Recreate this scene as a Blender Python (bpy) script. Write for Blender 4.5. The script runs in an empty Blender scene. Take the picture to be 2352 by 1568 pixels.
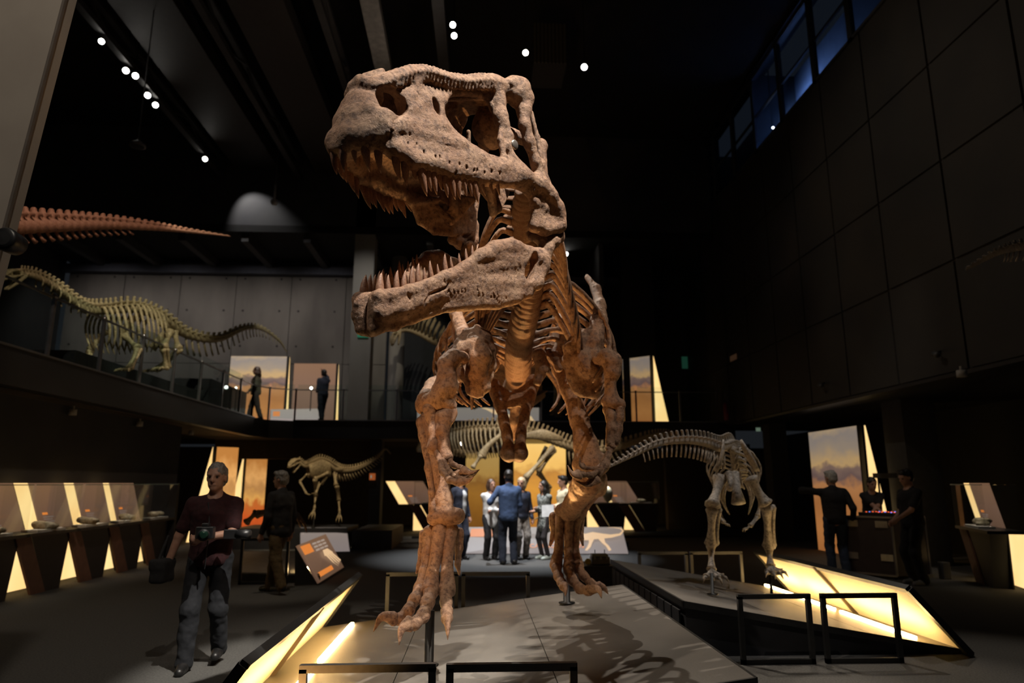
import bpy, bmesh, math, random
import numpy as np
from mathutils import Vector, Matrix, Euler, geometry
random.seed(7); rng = np.random.default_rng(7)
PI = math.pi
scene = bpy.context.scene
COL = scene.collection

# ------------------------------------------------------------------ camera
FPX = 1568.0                       # focal length in pixels of the 2352 wide frame (24 mm lens)
PITCH = math.atan(325/1568.0)
YAW = math.atan(81*math.cos(PITCH)/1568.0)
CAM = np.array([0., 0., 1.6])
_cp, _sp, _cy, _sy = math.cos(PITCH), math.sin(PITCH), math.cos(YAW), math.sin(YAW)
FWD = np.array([_sy*_cp, _cy*_cp, _sp]); RGT = np.array([_cy, -_sy, 0.]); UPV = np.cross(RGT, FWD)
cam_data = bpy.data.cameras.new('camera'); cam_data.lens = 24; cam_data.sensor_width = 36
cam_data.clip_end = 200; cam_data.clip_start = 0.05
cam_data.dof.use_dof = True; cam_data.dof.focus_distance = 4.3; cam_data.dof.aperture_fstop = 1.5
cam = bpy.data.objects.new('camera', cam_data); COL.objects.link(cam)
cam.location = CAM; cam.rotation_euler = (PI/2+PITCH, 0, -YAW)
scene.camera = cam

# ------------------------------------------------------------------ world, exposure, large lamps
w = bpy.data.worlds.new('world'); scene.world = w; w.use_nodes = True
w.node_tree.nodes['Background'].inputs[0].default_value = (0.75, 0.85, 1.0, 1)
w.node_tree.nodes['Background'].inputs[1].default_value = 0.012
vs = scene.view_settings; vs.view_transform = 'Standard'; vs.look = 'None'; vs.gamma = 1; vs.exposure = 0.0
vs.use_curve_mapping = False

def spot(name, loc, target, watts, deg, color=(1, .9, .78), blend=.5, size=.06):
    d = bpy.data.lights.new(name, 'SPOT'); d.energy = watts; d.color = color
    d.spot_size = math.radians(deg); d.spot_blend = blend; d.shadow_soft_size = size
    o = bpy.data.objects.new(name, d); COL.objects.link(o); o.location = loc
    o.rotation_euler = (Vector(target)-Vector(loc)).to_track_quat('-Z', 'Y').to_euler()
    return o
WARM = (1, .87, .72); NEUT = (1, .95, .9); COOL = (.86, .92, 1.0); AMBER = (1, .62, .28)
spot('skull_spot', (2.3, .9, 11.3), (-.05, 4.5, 3.65), 9400, 15.5, (1, .94, .84), .45, .05)          # on the skull from the front truss
spot('snout_spot', (-3.6, 1.6, 10.6), (-.3, 4.2, 3.7), 1500, 20, WARM, .5, .05)
spot('body_spot', (4.2, 3.0, 10.8), (.7, 6.4, 2.2), 1500, 24, WARM, .5, .05)
spot('back_spot_a', (-2.2, 12.5, 11.0), (.6, 5.6, .4), 3600, 25, WARM, .4, .04)                # from behind: rib shadows on the deck
spot('back_spot_b', (1.2, 13.5, 11.0), (2.2, 5.4, .2), 1900, 26, WARM, .5, .04)
spot('group_spot', (.3, 14.2, 11.2), (.7, 15.6, 0), 6500, 34, COOL, .8, .08)
spot('group_front_spot', (-1.5, 9.5, 11.2), (.9, 15.2, 1.0), 5500, 18, NEUT, .6, .06)
spot('stoop_spot', (3.6, 12.0, 11.0), (1.6, 17.6, 2.7), 4200, 26, WARM, .6, .06)
spot('grey_skeleton_spot', (5.6, 5.4, 10.8), (3.0, 8.2, 1.6), 1300, 24, NEUT, .5, .05)
spot('gallery_skeleton_spot', (-3.2, 9.0, 11.0), (-7.6, 14.4, 4.9), 1900, 30, (1, .9, .68), .5, .06)
spot('tail_spot', (-3.0, 5.5, 9.5), (-5.6, 10.4, 5.1), 900, 34, (1, .74, .56), .6, .06)
spot('small_theropod_spot', (-3.2, 12.0, 10.8), (-4.5, 18.4, 1.8), 3400, 20, (1, .82, .55), .5, .06)
for i, x in enumerate((-13., -10.5, -8., -5.5)):
    spot('concrete_wash', (x, 21.6, 9.1), (x, 24.4, 5.6), 130, 120, (1, .9, .84), 1., .15)
spot('pillar_wash', (-3.6, 17.5, 11.4), (-3.7, 21.3, 6.5), 420, 40, NEUT, .9, .1)
spot('upper_wall_spot', (-7.75, 20.35, 11.2), (-7.2, 21.3, 9.9), 150, 70, NEUT, .7, .03)         # grazing patch on the upper wall
spot('spiny_spot', (-1.2, 16.0, 11.4), (-2.2, 23.0, 7.0), 900, 22, (1, .9, .7), .6, .06)
spot('floor_spot_left', (-5.2, 5.5, 11.2), (-3.8, 8.6, 0), 260, 44, WARM, .9, .1)
spot('floor_spot_right', (5.5, 12.0, 11.0), (4.2, 5.4, 0), 1100, 24, WARM, .7, .05)
spot('panel_spot', (-.6, .4, 8.5), (-2.9, 3.6, 4.2), 700, 40, WARM, .8, .1)
spot('clerestory_lamp', (8.2, 16.85, 11.5), (9.1, 16.6, 11.3), 480, 165, (.42, .6, 1.0), .9, .1)
spot('right_wall_wash', (-2.0, 11.0, 12.2), (7.7, 11.5, 6.0), 420, 62, (1, .86, .7), .9, .1)
spot('ceiling_bounce', (-1.5, 14, 8.8), (-4.0, 11, 13.0), 45, 120, (1, .8, .65), 1., .2)
spot('gallery_visitor_fill', (-3.0, 15.5, 11.6), (-6.6, 22.2, 4.6), 1500, 22, (1, .92, .82), .7, .06)  # added light that lifts the gallery visitors out of silhouette
spot('right_group_spot', (5.2, 8.5, 11.0), (7.6, 13.4, .8), 420, 22, (1, .9, .8), .8, .08)
spot('walker_fill', (-2.2, 7.6, 11.0), (-2.95, 10.7, .5), 650, 12, (1, .85, .65), .8, .06)  # fill light added to brighten the man walking left


# ------------------------------------------------------------------ pixel to place
def ray(x, y): return FWD+(x-1176)/FPX*RGT-(y-784)/FPX*UPV
def PY(x, y, Y):
    r = ray(x, y); return CAM+r*(Y/r[1])
def PZ(x, y, z):
    r = ray(x, y); return CAM+r*((z-1.6)/r[2])
def PX(x, y, X):
    r = ray(x, y); return CAM+r*(X/r[0])

# ------------------------------------------------------------------ objects
def tag(o, label=None, cat=None, group=None, kind=None):
    if label: o['label'] = label
    if cat: o['category'] = cat
    if group: o['group'] = group
    if kind: o['kind'] = kind
    return o
def thing(name, label, cat, loc=(0, 0, 0), group=None):
    o = bpy.data.objects.new(name, None); COL.objects.link(o); o.location = loc; o.empty_display_size = .2
    return tag(o, label, cat, group)
def root_loc(p):
    v = Vector((0, 0, 0))
    while p is not None: v += p.location if p.type == 'EMPTY' else Vector((0, 0, 0)); p = p.parent
    return v
def link(name, me, mat=None, parent=None, world=None, smooth=None):
    o = bpy.data.objects.new(name, me); COL.objects.link(o)
    if mat is not None and len(me.materials) == 0: me.materials.append(mat)
    if smooth: me.polygons.foreach_set('use_smooth', [True]*len(me.polygons))
    if parent is not None:
        o.parent = parent
        pm = getattr(parent, '_wm', None)
        o.matrix_parent_inverse = WM(parent).inverted()
    if world is not None: o.matrix_basis = world
    WMS[o.name] = world.copy() if world is not None else Matrix()
    return o
WMS = {}
def WM(p):
    if p.name in WMS: return WMS[p.name]
    return Matrix.Translation(p.location) @ p.rotation_euler.to_matrix().to_4x4()
def mesh(name, v, f):
    me = bpy.data.meshes.new(name); me.from_pydata([tuple(map(float, a)) for a in v], [], [tuple(map(int, a)) for a in f]); me.update(); return me

class MB:
    """collects simple solids into one mesh"""
    def __init__(s): s.v = []; s.f = []
    def add(s, v, f):
        b = len(s.v); s.v += [tuple(map(float, a)) for a in v]; s.f += [tuple(i+b for i in q) for q in f]; return s
    def box(s, lo, hi, M=None):
        x0, y0, z0 = lo; x1, y1, z1 = hi
        v = [(x0, y0, z0), (x1, y0, z0), (x1, y1, z0), (x0, y1, z0), (x0, y0, z1), (x1, y0, z1), (x1, y1, z1), (x0, y1, z1)]
        if M is not None: v = [tuple(M @ Vector(a)) for a in v]
        return s.add(v, [(0, 3, 2, 1), (4, 5, 6, 7), (0, 1, 5, 4), (1, 2, 6, 5), (2, 3, 7, 6), (3, 0, 4, 7)])
    def prism(s, poly, d):
        """polygon (list of 3d points) pushed along d"""
        n = len(poly); d = np.array(d, float); p = [np.array(a, float) for a in poly]
        v = p+[a+d for a in p]
        return s.add(v, [tuple(range(n))[::-1], tuple(range(n, 2*n))]+[(i, (i+1) % n, (i+1) % n+n, i+n) for i in range(n)])
    def bar(s, a, b, wx, wy, up=(0, 0, 1)):
        a = np.array(a, float); b = np.array(b, float); t = b-a; t /= np.linalg.norm(t)
        u = np.array(up, float); u = u-t*(u@t)
        if np.linalg.norm(u) < 1e-6: u = np.array([1., 0, 0]); u = u-t*(u@t)
        u /= np.linalg.norm(u); r = np.cross(t, u)
        q = [a-r*wx/2-u*wy/2, a+r*wx/2-u*wy/2, a+r*wx/2+u*wy/2, a-r*wx/2+u*wy/2]
        return s.prism(q, b-a)
    def tube(s, pts, rad, seg=8, flat=1.0, up=(0, 0, 1), cap=True):
        pts = [np.array(p, float) for p in pts]; n = len(pts)
        if not hasattr(rad, '__len__'): rad = [rad]*n
        b = len(s.v); prev = None
        for i, p in enumerate(pts):
            t = pts[min(i+1, n-1)]-pts[max(i-1, 0)]; t = t/(np.linalg.norm(t)+1e-9)
            if prev is None:
                u = np.array(up, float); u = u-t*(u@t)
                if np.linalg.norm(u) < 1e-3: u = np.array([1., .1, 0]); u = u-t*(u@t)
            else: u = prev-t*(prev@t)
            u /= np.linalg.norm(u); prev = u; r = np.cross(t, u)
            for k in range(seg):
                a = 2*PI*k/seg; s.v.append(tuple(p+rad[i]*(math.cos(a)*u+math.sin(a)*flat*r)))
        for i in range(n-1):
            for k in range(seg):
                k2 = (k+1) % seg; s.f.append((b+i*seg+k, b+i*seg+k2, b+(i+1)*seg+k2, b+(i+1)*seg+k))
        if cap:
            s.f.append(tuple(b+k for k in range(seg))[::-1]); s.f.append(tuple(b+(n-1)*seg+k for k in range(seg)))
        return s
    def lathe(s, prof, c, seg=16, axis=(0, 0, 1)):
        """profile [(r, h)] turned about an axis through c"""
        ax = unit(axis); u = np.array([1., 0, 0]) if abs(ax[2]) > .7 else np.array([0, 0, 1.]); u = unit(u-ax*(u@ax)); r_ = np.cross(ax, u); b = len(s.v); n = len(prof); c = np.array(c, float)
        for r, h in prof:
            for k in range(seg):
                a = 2*PI*k/seg; s.v.append(tuple(c+ax*h+max(r, 1e-4)*(math.cos(a)*u+math.sin(a)*r_)))
        for i in range(n-1):
            for k in range(seg):
                k2 = (k+1) % seg; s.f.append((b+i*seg+k, b+i*seg+k2, b+(i+1)*seg+k2, b+(i+1)*seg+k))
        s.f.append(tuple(b+k for k in range(seg))[::-1]); s.f.append(tuple(b+(n-1)*seg+k for k in range(seg)))
        return s
    def build(s, name, mat, parent=None, smooth=False, world=None, bevel=0):
        me = mesh(name, s.v, s.f)
        if bevel:
            bm = bmesh.new(); bm.from_mesh(me); bmesh.ops.recalc_face_normals(bm, faces=bm.faces)
            bmesh.ops.bevel(bm, geom=bm.edges[:], offset=bevel, segments=1, affect='EDGES'); bm.to_mesh(me); bm.free()
        return link(name, me, mat, parent, world, smooth)

def spline(P, n):
    """Catmull-Rom through rows of P, n samples"""
    P = np.array(P, float); m = len(P); Q = np.vstack([2*P[0]-P[1], P, 2*P[-1]-P[-2]])
    t = np.linspace(0, m-1-1e-9, n); i = t.astype(int); f = (t-i)[:, None]
    a, b, c, d = Q[i], Q[i+1], Q[i+2], Q[i+3]
    return .5*(2*b+(c-a)*f+(2*a-5*b+4*c-d)*f**2+(3*b-a-3*c+d)*f**3)
def unit(v): v = np.array(v, float); return v/(np.linalg.norm(v)+1e-12)

# ------------------------------------------------------------------ distance-field modeller
class SDF:
    def __init__(s, lo, hi, h):
        s.h = h; s.lo = np.array(lo, float)-2*h; n = np.ceil((np.array(hi, float)+2*h-s.lo)/h).astype(int)+1
        s.ax = [s.lo[i]+h*np.arange(n[i]) for i in range(3)]; s.f = np.full(tuple(n), 1.0, np.float32)
    def _cut(s, lo, hi, k):
        m = k+2*s.h; sl = []
        for i in range(3):
            a = int(max(0, math.floor((lo[i]-m-s.lo[i])/s.h))); b = int(min(len(s.ax[i]), math.ceil((hi[i]+m-s.lo[i])/s.h)+1))
            if b <= a: return None, None
            sl.append(slice(a, b))
        X = s.ax[0][sl[0]][:, None, None]; Y = s.ax[1][sl[1]][None, :, None]; Z = s.ax[2][sl[2]][None, None, :]
        return tuple(sl), (X, Y, Z)
    def _mix(s, sl, d, k, op):
        f = s.f[sl]; d = d.astype(np.float32)
        if op == 'sub': d = -d
        if op == 'add':
            if k <= 0: r = np.minimum(f, d)
            else:
                h = np.clip(.5+.5*(f-d)/k, 0, 1); r = f*(1-h)+d*h-k*h*(1-h)
        else:
            if k <= 0: r = np.maximum(f, d)
            else:
                h = np.clip(.5-.5*(f-d)/k, 0, 1); r = f*(1-h)+d*h+k*h*(1-h)
        s.f[sl] = r
    def cone(s, a, b, r1, r2=None, k=.02, op='add'):
        r2 = r1 if r2 is None else r2; a = np.array(a, float); b = np.array(b, float); R = max(r1, r2)
        sl, g = s._cut(np.minimum(a, b)-R, np.maximum(a, b)+R, k)
        if sl is None: return s
        ba = b-a; L = ba@ba+1e-12
        px, py, pz = g[0]-a[0], g[1]-a[1], g[2]-a[2]
        t = np.clip((px*ba[0]+py*ba[1]+pz*ba[2])/L, 0, 1)
        d = np.sqrt((px-t*ba[0])**2+(py-t*ba[1])**2+(pz-t*ba[2])**2)-(r1+(r2-r1)*t)
        s._mix(sl, d, k, op); return s
    def chain(s, pts, rad, k=.02, op='add'):
        for i in range(len(pts)-1): s.cone(pts[i], pts[i+1], rad[i], rad[i+1], k, op)
        return s
    def ell(s, c, r, M=None, k=.02, op='add'):
        c = np.array(c, float); r = np.array(r, float) if hasattr(r, '__len__') else np.array([r]*3, float); R = r.max()
        ext = r if M is None else np.array([R]*3)
        sl, g = s._cut(c-ext, c+ext, k)
        if sl is None: return s
        p = [g[i]-c[i] for i in range(3)]
        if M is not None:
            M = np.array(M)[:3, :3]; p = [p[0]*M[0, j]+p[1]*M[1, j]+p[2]*M[2, j] for j in range(3)]
        k0 = np.sqrt((p[0]/r[0])**2+(p[1]/r[1])**2+(p[2]/r[2])**2); k1 = np.sqrt((p[0]/r[0]**2)**2+(p[1]/r[1]**2)**2+(p[2]/r[2]**2)**2)
        d = np.where(k0 < 1e-6, -r.min(), k0*(k0-1)/(k1+1e-9))
        s._mix(sl, d, k, op); return s
    def box(s, c, hs, M=None, r=.01, k=.01, op='add'):
        c = np.array(c, float); hs = np.array(hs, float); R = np.linalg.norm(hs); ext = hs if M is None else np.array([R]*3)
        sl, g = s._cut(c-ext, c+ext, k)
        if sl is None: return s
        p = [g[i]-c[i] for i in range(3)]
        if M is not None:
            M = np.array(M)[:3, :3]; p = [p[0]*M[0, j]+p[1]*M[1, j]+p[2]*M[2, j] for j in range(3)]
        q = [np.abs(p[i])-(hs[i]-r) for i in range(3)]
        d = np.sqrt(sum(np.maximum(a, 0)**2 for a in q))+np.minimum(np.maximum(np.maximum(q[0], q[1]), q[2]), 0)-r
        s._mix(sl, d, k, op); return s
    def tri(s, a, b, c, r, k=.02, op='add'):
        a, b, c = (np.array(v, float) for v in (a, b, c))
        lo = np.minimum(np.minimum(a, b), c)-r; hi = np.maximum(np.maximum(a, b), c)+r
        sl, g = s._cut(lo, hi, k)
        if sl is None: return s
        def dot(p, v): return p[0]*v[0]+p[1]*v[1]+p[2]*v[2]
        n = np.cross(b-a, c-a); nn = n@n
        if nn < 1e-14: return s
        best = None; inside = None
        for p0, p1 in ((a, b), (b, c), (c, a)):
            e = p1-p0; p = [g[i]-p0[i] for i in range(3)]
            t = np.clip(dot(p, e)/(e@e+1e-12), 0, 1)
            d2 = (p[0]-t*e[0])**2+(p[1]-t*e[1])**2+(p[2]-t*e[2])**2
            best = d2 if best is None else np.minimum(best, d2)
            side = dot(p, np.cross(n, e)) >= 0; inside = side if inside is None else (inside & side)
        p = [g[i]-a[i] for i in range(3)]; pl = dot(p, n)**2/nn
        d = np.sqrt(np.where(inside, pl, best))-r
        s._mix(sl, d, k, op); return s
    def half(s, c, n, op='sub', k=.0):
        """cut away everything on the side n points to"""
        c = np.array(c, float); n = unit(n); X, Y, Z = np.meshgrid(*s.ax, indexing='ij', sparse=True)
        d = (X-c[0])*n[0]+(Y-c[1])*n[1]+(Z-c[2])*n[2]
        s.f = np.maximum(s.f, d.astype(np.float32)); return s
    def mirror(s):
        """grid axis 1 starts at 0: reflect to negative side"""
        i0 = int(round(-s.ax[1][0]/s.h)); pos = s.f[:, i0:, :]
        s.f = np.concatenate([pos[:, :0:-1, :], pos], axis=1); s.ax[1] = s.h*(np.arange(s.f.shape[1])-(pos.shape[1]-1))
        s.lo = np.array([s.ax[0][0], s.ax[1][0], s.ax[2][0]]); return s
    def net(s):
        f = s.f; sg = f < 0; nx, ny, nz = f.shape
        c = [sg[i:nx-1+i, j:ny-1+j, k:nz-1+k] for i in (0, 1) for j in (0, 1) for k in (0, 1)]
        cnt = sum(a.astype(np.int8) for a in c); act = (cnt > 0) & (cnt < 8)
        idx = np.argwhere(act)
        if len(idx) == 0: return np.zeros((0, 3)), np.zeros((0, 4), int)
        I, J, K = idx.T; num = np.zeros((len(idx), 3)); den = np.zeros(len(idx))
        off = [(i, j, k) for i in (0, 1) for j in (0, 1) for k in (0, 1)]
        val = {o: f[I+o[0], J+o[1], K+o[2]].astype(float) for o in off}
        for o in off:
            for ax in range(3):
                if o[ax] == 0:
                    q = list(o); q[ax] = 1; q = tuple(q); a, b = val[o], val[q]; m = (a < 0) != (b < 0)
                    t = np.where(m, a/(a-b+1e-20), 0); p = np.tile(np.array(o, float), (len(idx), 1)); p[:, ax] += t
                    num[m] += p[m]; den[m] += 1
        V = s.lo+s.h*(idx+num/den[:, None])
        vid = np.full(act.shape, -1, np.int64); vid[act] = np.arange(len(idx)); Fs = []
        for ax in range(3):
            a = [slice(None)]*3; b = [slice(None)]*3; a[ax] = slice(0, -1); b[ax] = slice(1, None)
            A = sg[tuple(a)]; B = sg[tuple(b)]; u, v = (ax+1) % 3, (ax+2) % 3
            m = A != B
            cut = [slice(None)]*3; cut[u] = slice(1, -1); cut[v] = slice(1, -1)
            e = np.argwhere(m[tuple(cut)])
            if len(e) == 0: continue
            e[:, u] += 1; e[:, v] += 1; flip = A[tuple(e.T)]
            def at(du, dv):
                q = e.copy(); q[:, u] -= du; q[:, v] -= dv; return vid[tuple(q.T)]
            q = np.stack([at(1, 1), at(0, 1), at(0, 0), at(1, 0)], 1); q[~flip] = q[~flip][:, ::-1]; Fs.append(q)
        return V, np.concatenate(Fs)

def vnoise(p, sc, seed=0):
    p = np.asarray(p)*sc+seed*17.3; i = np.floor(p).astype(np.int64); f = p-i; f = f*f*(3-2*f); out = 0
    for dx in (0, 1):
        for dy in (0, 1):
            for dz in (0, 1):
                h = ((i[:, 0]+dx)*374761393+(i[:, 1]+dy)*668265263+(i[:, 2]+dz)*2147483647+seed*1013904223) & 0xFFFFFFFF
                h = ((h ^ (h >> 13))*1274126177) & 0xFFFFFFFF; h = ((h ^ (h >> 16)) & 0xFFFF)/65535.
                out = out+h*np.where(dx, f[:, 0], 1-f[:, 0])*np.where(dy, f[:, 1], 1-f[:, 1])*np.where(dz, f[:, 2], 1-f[:, 2])
    return out*2-1
def np_mesh(name, V, Fq, bumps=None):
    me = bpy.data.meshes.new(name); n = len(V); m = len(Fq)
    me.vertices.add(n); me.vertices.foreach_set('co', np.asarray(V, np.float32).ravel())
    me.loops.add(m*4); me.loops.foreach_set('vertex_index', np.asarray(Fq, np.int32).ravel())
    me.polygons.add(m); me.polygons.foreach_set('loop_start', np.arange(0, 4*m, 4, dtype=np.int32))
    try: me.polygons.foreach_set('loop_total', np.full(m, 4, np.int32))
    except Exception: pass
    me.update(calc_edges=True); me.validate()
    if bumps:
        N = np.zeros(n*3, np.float32); me.vertices.foreach_get('normal', N); N = N.reshape(-1, 3); d = np.zeros(n)
        for sc, am, sd in bumps: d += am*vnoise(V, sc, sd)
        me.vertices.foreach_set('co', (V+N*d[:, None]).astype(np.float32).ravel())
    me.polygons.foreach_set('use_smooth', np.ones(len(me.polygons), bool)); me.update()
    return me

# ------------------------------------------------------------------ materials
MATS = {}
def mat(name, col, rough=.6, col2=None, scale=8., detail=6., bump=0., bscale=None, metal=0., stretch=None, contrast=(.35, .65), spec=.5, coord='Object', emit=None, es=0., coat=0.):
    if name in MATS: return MATS[name]
    m = bpy.data.materials.new(name); m.use_nodes = True; nt = m.node_tree; N = nt.nodes; L = nt.links
    b = N['Principled BSDF']; b.inputs['Base Color'].default_value = (*col, 1); b.inputs['Roughness'].default_value = rough
    b.inputs['Metallic'].default_value = metal; b.inputs['Specular IOR Level'].default_value = spec
    tc = N.new('ShaderNodeTexCoord'); mp = N.new('ShaderNodeMapping'); L.new(tc.outputs[coord], mp.inputs[0])
    if stretch: mp.inputs['Scale'].default_value = stretch
    nz = N.new('ShaderNodeTexNoise'); nz.inputs['Scale'].default_value = scale; nz.inputs['Detail'].default_value = detail
    L.new(mp.outputs[0], nz.inputs['Vector'])
    c2 = col2 if col2 is not None else tuple(min(1, c*.82) for c in col)
    rp = N.new('ShaderNodeValToRGB'); rp.color_ramp.elements[0].position = contrast[0]; rp.color_ramp.elements[1].position = contrast[1]
    rp.color_ramp.elements[0].color = (*c2, 1); rp.color_ramp.elements[1].color = (*col, 1)
    L.new(nz.outputs['Fac'], rp.inputs[0]); L.new(rp.outputs[0], b.inputs['Base Color'])
    if bump:
        n2 = N.new('ShaderNodeTexNoise'); n2.inputs['Scale'].default_value = bscale or scale*4; n2.inputs['Detail'].default_value = 8
        L.new(mp.outputs[0], n2.inputs['Vector'])
        bp = N.new('ShaderNodeBump'); bp.inputs['Strength'].default_value = 1; bp.inputs['Distance'].default_value = bump
        L.new(n2.outputs['Fac'], bp.inputs['Height']); L.new(bp.outputs[0], b.inputs['Normal'])
    if emit: b.inputs['Emission Color'].default_value = (*emit, 1); b.inputs['Emission Strength'].default_value = es
    MATS[name] = m; return m
def glow(name, col, es, col2=None, scale=1.5):
    """something that gives off light, slightly uneven"""
    if name in MATS: return MATS[name]
    m = bpy.data.materials.new(name); m.use_nodes = True; nt = m.node_tree; N = nt.nodes; L = nt.links
    b = N['Principled BSDF']; b.inputs['Base Color'].default_value = (.02, .02, .02, 1); b.inputs['Roughness'].default_value = .5
    tc = N.new('ShaderNodeTexCoord'); nz = N.new('ShaderNodeTexNoise'); nz.inputs['Scale'].default_value = scale; nz.inputs['Detail'].default_value = 2
    L.new(tc.outputs['Object'], nz.inputs['Vector'])
    rp = N.new('ShaderNodeValToRGB'); rp.color_ramp.elements[0].color = (*(col2 or col), 1); rp.color_ramp.elements[1].color = (*col, 1)
    rp.color_ramp.elements[0].position = .3; rp.color_ramp.elements[1].position = .7
    L.new(nz.outputs['Fac'], rp.inputs[0]); L.new(rp.outputs[0], b.inputs['Emission Color']); b.inputs['Emission Strength'].default_value = es
    MATS[name] = m; return m
def glass(name, tint=(.9, .97, .95), mixf=.9, rough=.02):
    """thin sheet of clear glass: straight-through view plus mirror reflection"""
    if name in MATS: return MATS[name]
    m = bpy.data.materials.new(name); m.use_nodes = True; nt = m.node_tree; N = nt.nodes; L = nt.links
    N.remove(N['Principled BSDF']); t = N.new('ShaderNodeBsdfTransparent'); t.inputs[0].default_value = (*tint, 1)
    g = N.new('ShaderNodeBsdfGlossy'); g.inputs['Roughness'].default_value = rough; fr = N.new('ShaderNodeFresnel'); fr.inputs[0].default_value = 1.45
    mx = N.new('ShaderNodeMixShader'); ge = N.new('ShaderNodeNewGeometry'); iv = N.new('ShaderNodeMath'); iv.operation = 'SUBTRACT'; iv.inputs[0].default_value = 1; L.new(ge.outputs['Backfacing'], iv.inputs[1]); mu = N.new('ShaderNodeMath'); mu.operation = 'MULTIPLY'; L.new(fr.outputs[0], mu.inputs[0]); L.new(iv.outputs[0], mu.inputs[1]); L.new(mu.outputs[0], mx.inputs[0]); L.new(t.outputs[0], mx.inputs[1]); L.new(g.outputs[0], mx.inputs[2])
    L.new(mx.outputs[0], N['Material Output'].inputs[0]); MATS[name] = m; return m
# ================================================================== the hall
MZ = 3.46; MB_ = 2.93; MY = 21.2; MX = -6.5; RX = 7.77; CZ = 13.15; BY = 24.4
CARPET = mat('dark_carpet', (.125, .12, .113), .95, (.08, .077, .073), 60., 8., .004, 400., spec=.2)
BLACK = mat('matt_black_paint', (.012, .012, .013), .75, (.008, .008, .009), 3.)
DARKW = mat('dark_grey_wall_paint', (.035, .034, .034), .85, (.026, .026, .027), 1.2, bump=.002)
CEIL = mat('black_ceiling', (.010, .009, .009), .9, (.006, .006, .006), 2.)
MESHP = mat('dark_perforated_panel', (.03, .026, .021), .7, (.019, .017, .015), .8, bump=.003, bscale=90)
SLAB = mat('dark_slab_edge', (.014, .014, .015), .45, (.01, .01, .011), 2.)
SOFFIT_GLOW = mat('soffit_painted_glow', (.06, .045, .03), .8, (.045, .032, .02), 2.)  # orange light on the gallery underside is put into this colour
def conc(name, c, c2):
    m = mat(name, c, .85, c2, .9, 10., .004, 14., stretch=(1, 1, .35), contrast=(.3, .7)); return m
CONC = conc('board_marked_concrete', (.20, .185, .165), (.115, .105, .095))
CONCL = conc('pale_concrete', (.34, .32, .285), (.24, .225, .2))
STEELG = mat('brushed_steel', (.35, .35, .36), .3, metal=.9)
def struct(name, mb, m, label=None, parent=None, **k):
    o = mb.build(name, m, parent, **k); tag(o, label, None, None, 'structure'); return o
def sroot(name, loc=(0, 0, 0), label=None):
    o = bpy.data.objects.new(name, None); COL.objects.link(o); o.location = loc; tag(o, label, kind='structure'); return o
struct('floor', MB().box((-16, -8, -.1), (14, 27, 0)), CARPET, 'dark grey carpet floor of the exhibition hall')
struct('floor_step', MB().box((-8, 21.0, 0), (8, 27, .06)), BLACK, 'black raised floor under the rear gallery')
struct('trim_1', MB().box((-3.2, 20.96, 0), (-1.9, 21.0, .065)), mat('pale_edge_strip', (.3, .3, .27), .5), 'pale metal edge strip on the step')
struct('ceiling', MB().box((-15, -8, CZ), (8.2, BY+.2, CZ+.2)), CEIL, 'black ceiling high above the hall')
# rear gallery slab with a chamfered corner, and the left gallery
m = MB(); cut = .9
outline = [(MX, -4), (MX, MY-cut), (MX+.25, MY-.3), (MX+cut, MY), (8.1, MY), (8.1, BY+.2), (-14.9, BY+.2), (-14.9, -4)]
m.prism([(x, y, MB_) for x, y in outline][::-1], (0, 0, MZ-MB_)); struct('mezzanine_floor', m, SLAB, 'black gallery slab running along the left and rear')
m = MB(); m.prism([(x, y, MB_-.012) for x, y in [(MX-.25, -4), (MX-.25, MY-cut+.2), (MX+cut, MY+.15), (-1.5, MY+.15), (-1.5, 26.4), (-8.1, 26.4), (-8.1, -4)]][::-1], (0, 0, .011)); struct('ceiling_gallery_soffit', m, SOFFIT_GLOW, 'warm lit underside of the left gallery')
for i, (a, b) in enumerate((((MX-.03, -4), (MX-.03, MY-cut)), ((MX+cut, MY-.03), (8.0, MY-.03)))):
    m = MB(); m.bar((*a, MZ+.012), (*b, MZ+.012), .12, .03); struct('trim_%d' % (i+2), m, STEELG, 'polished metal edge along the gallery floor')
# ground floor walls under the galleries
struct('wall_left', MB().box((-8.3, -4, 0), (-8.0, 18.2, MB_)), DARKW, 'dark wall under the left gallery')
struct('wall_back', MB().box((-12, 26.4, 0), (14, 26.7, MB_)), mat('dark_brown_wall', (.03, .022, .016), .85), 'dark rear wall under the gallery')
m = MB(); m.box((-8.3, 22.3, 2.35), (-3.3, 22.6, MB_)); struct('trim_4', m, mat('ochre_bulkhead', (.09, .055, .02), .8), 'ochre bulkhead below the gallery')
m = MB(); m.box((-3.3, 21.6, 0), (-2.95, 22.2, MB_)); struct('pillar', m, DARKW, 'dark pillar below the gallery by the small theropod')
m = MB(); m.box((6.5, 23.6, .06), (9.5, 23.9, MB_)); struct('wall_partition', m, mat('brown_partition', (.05, .036, .024), .8), 'brown partition wall below the gallery on the right')
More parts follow.
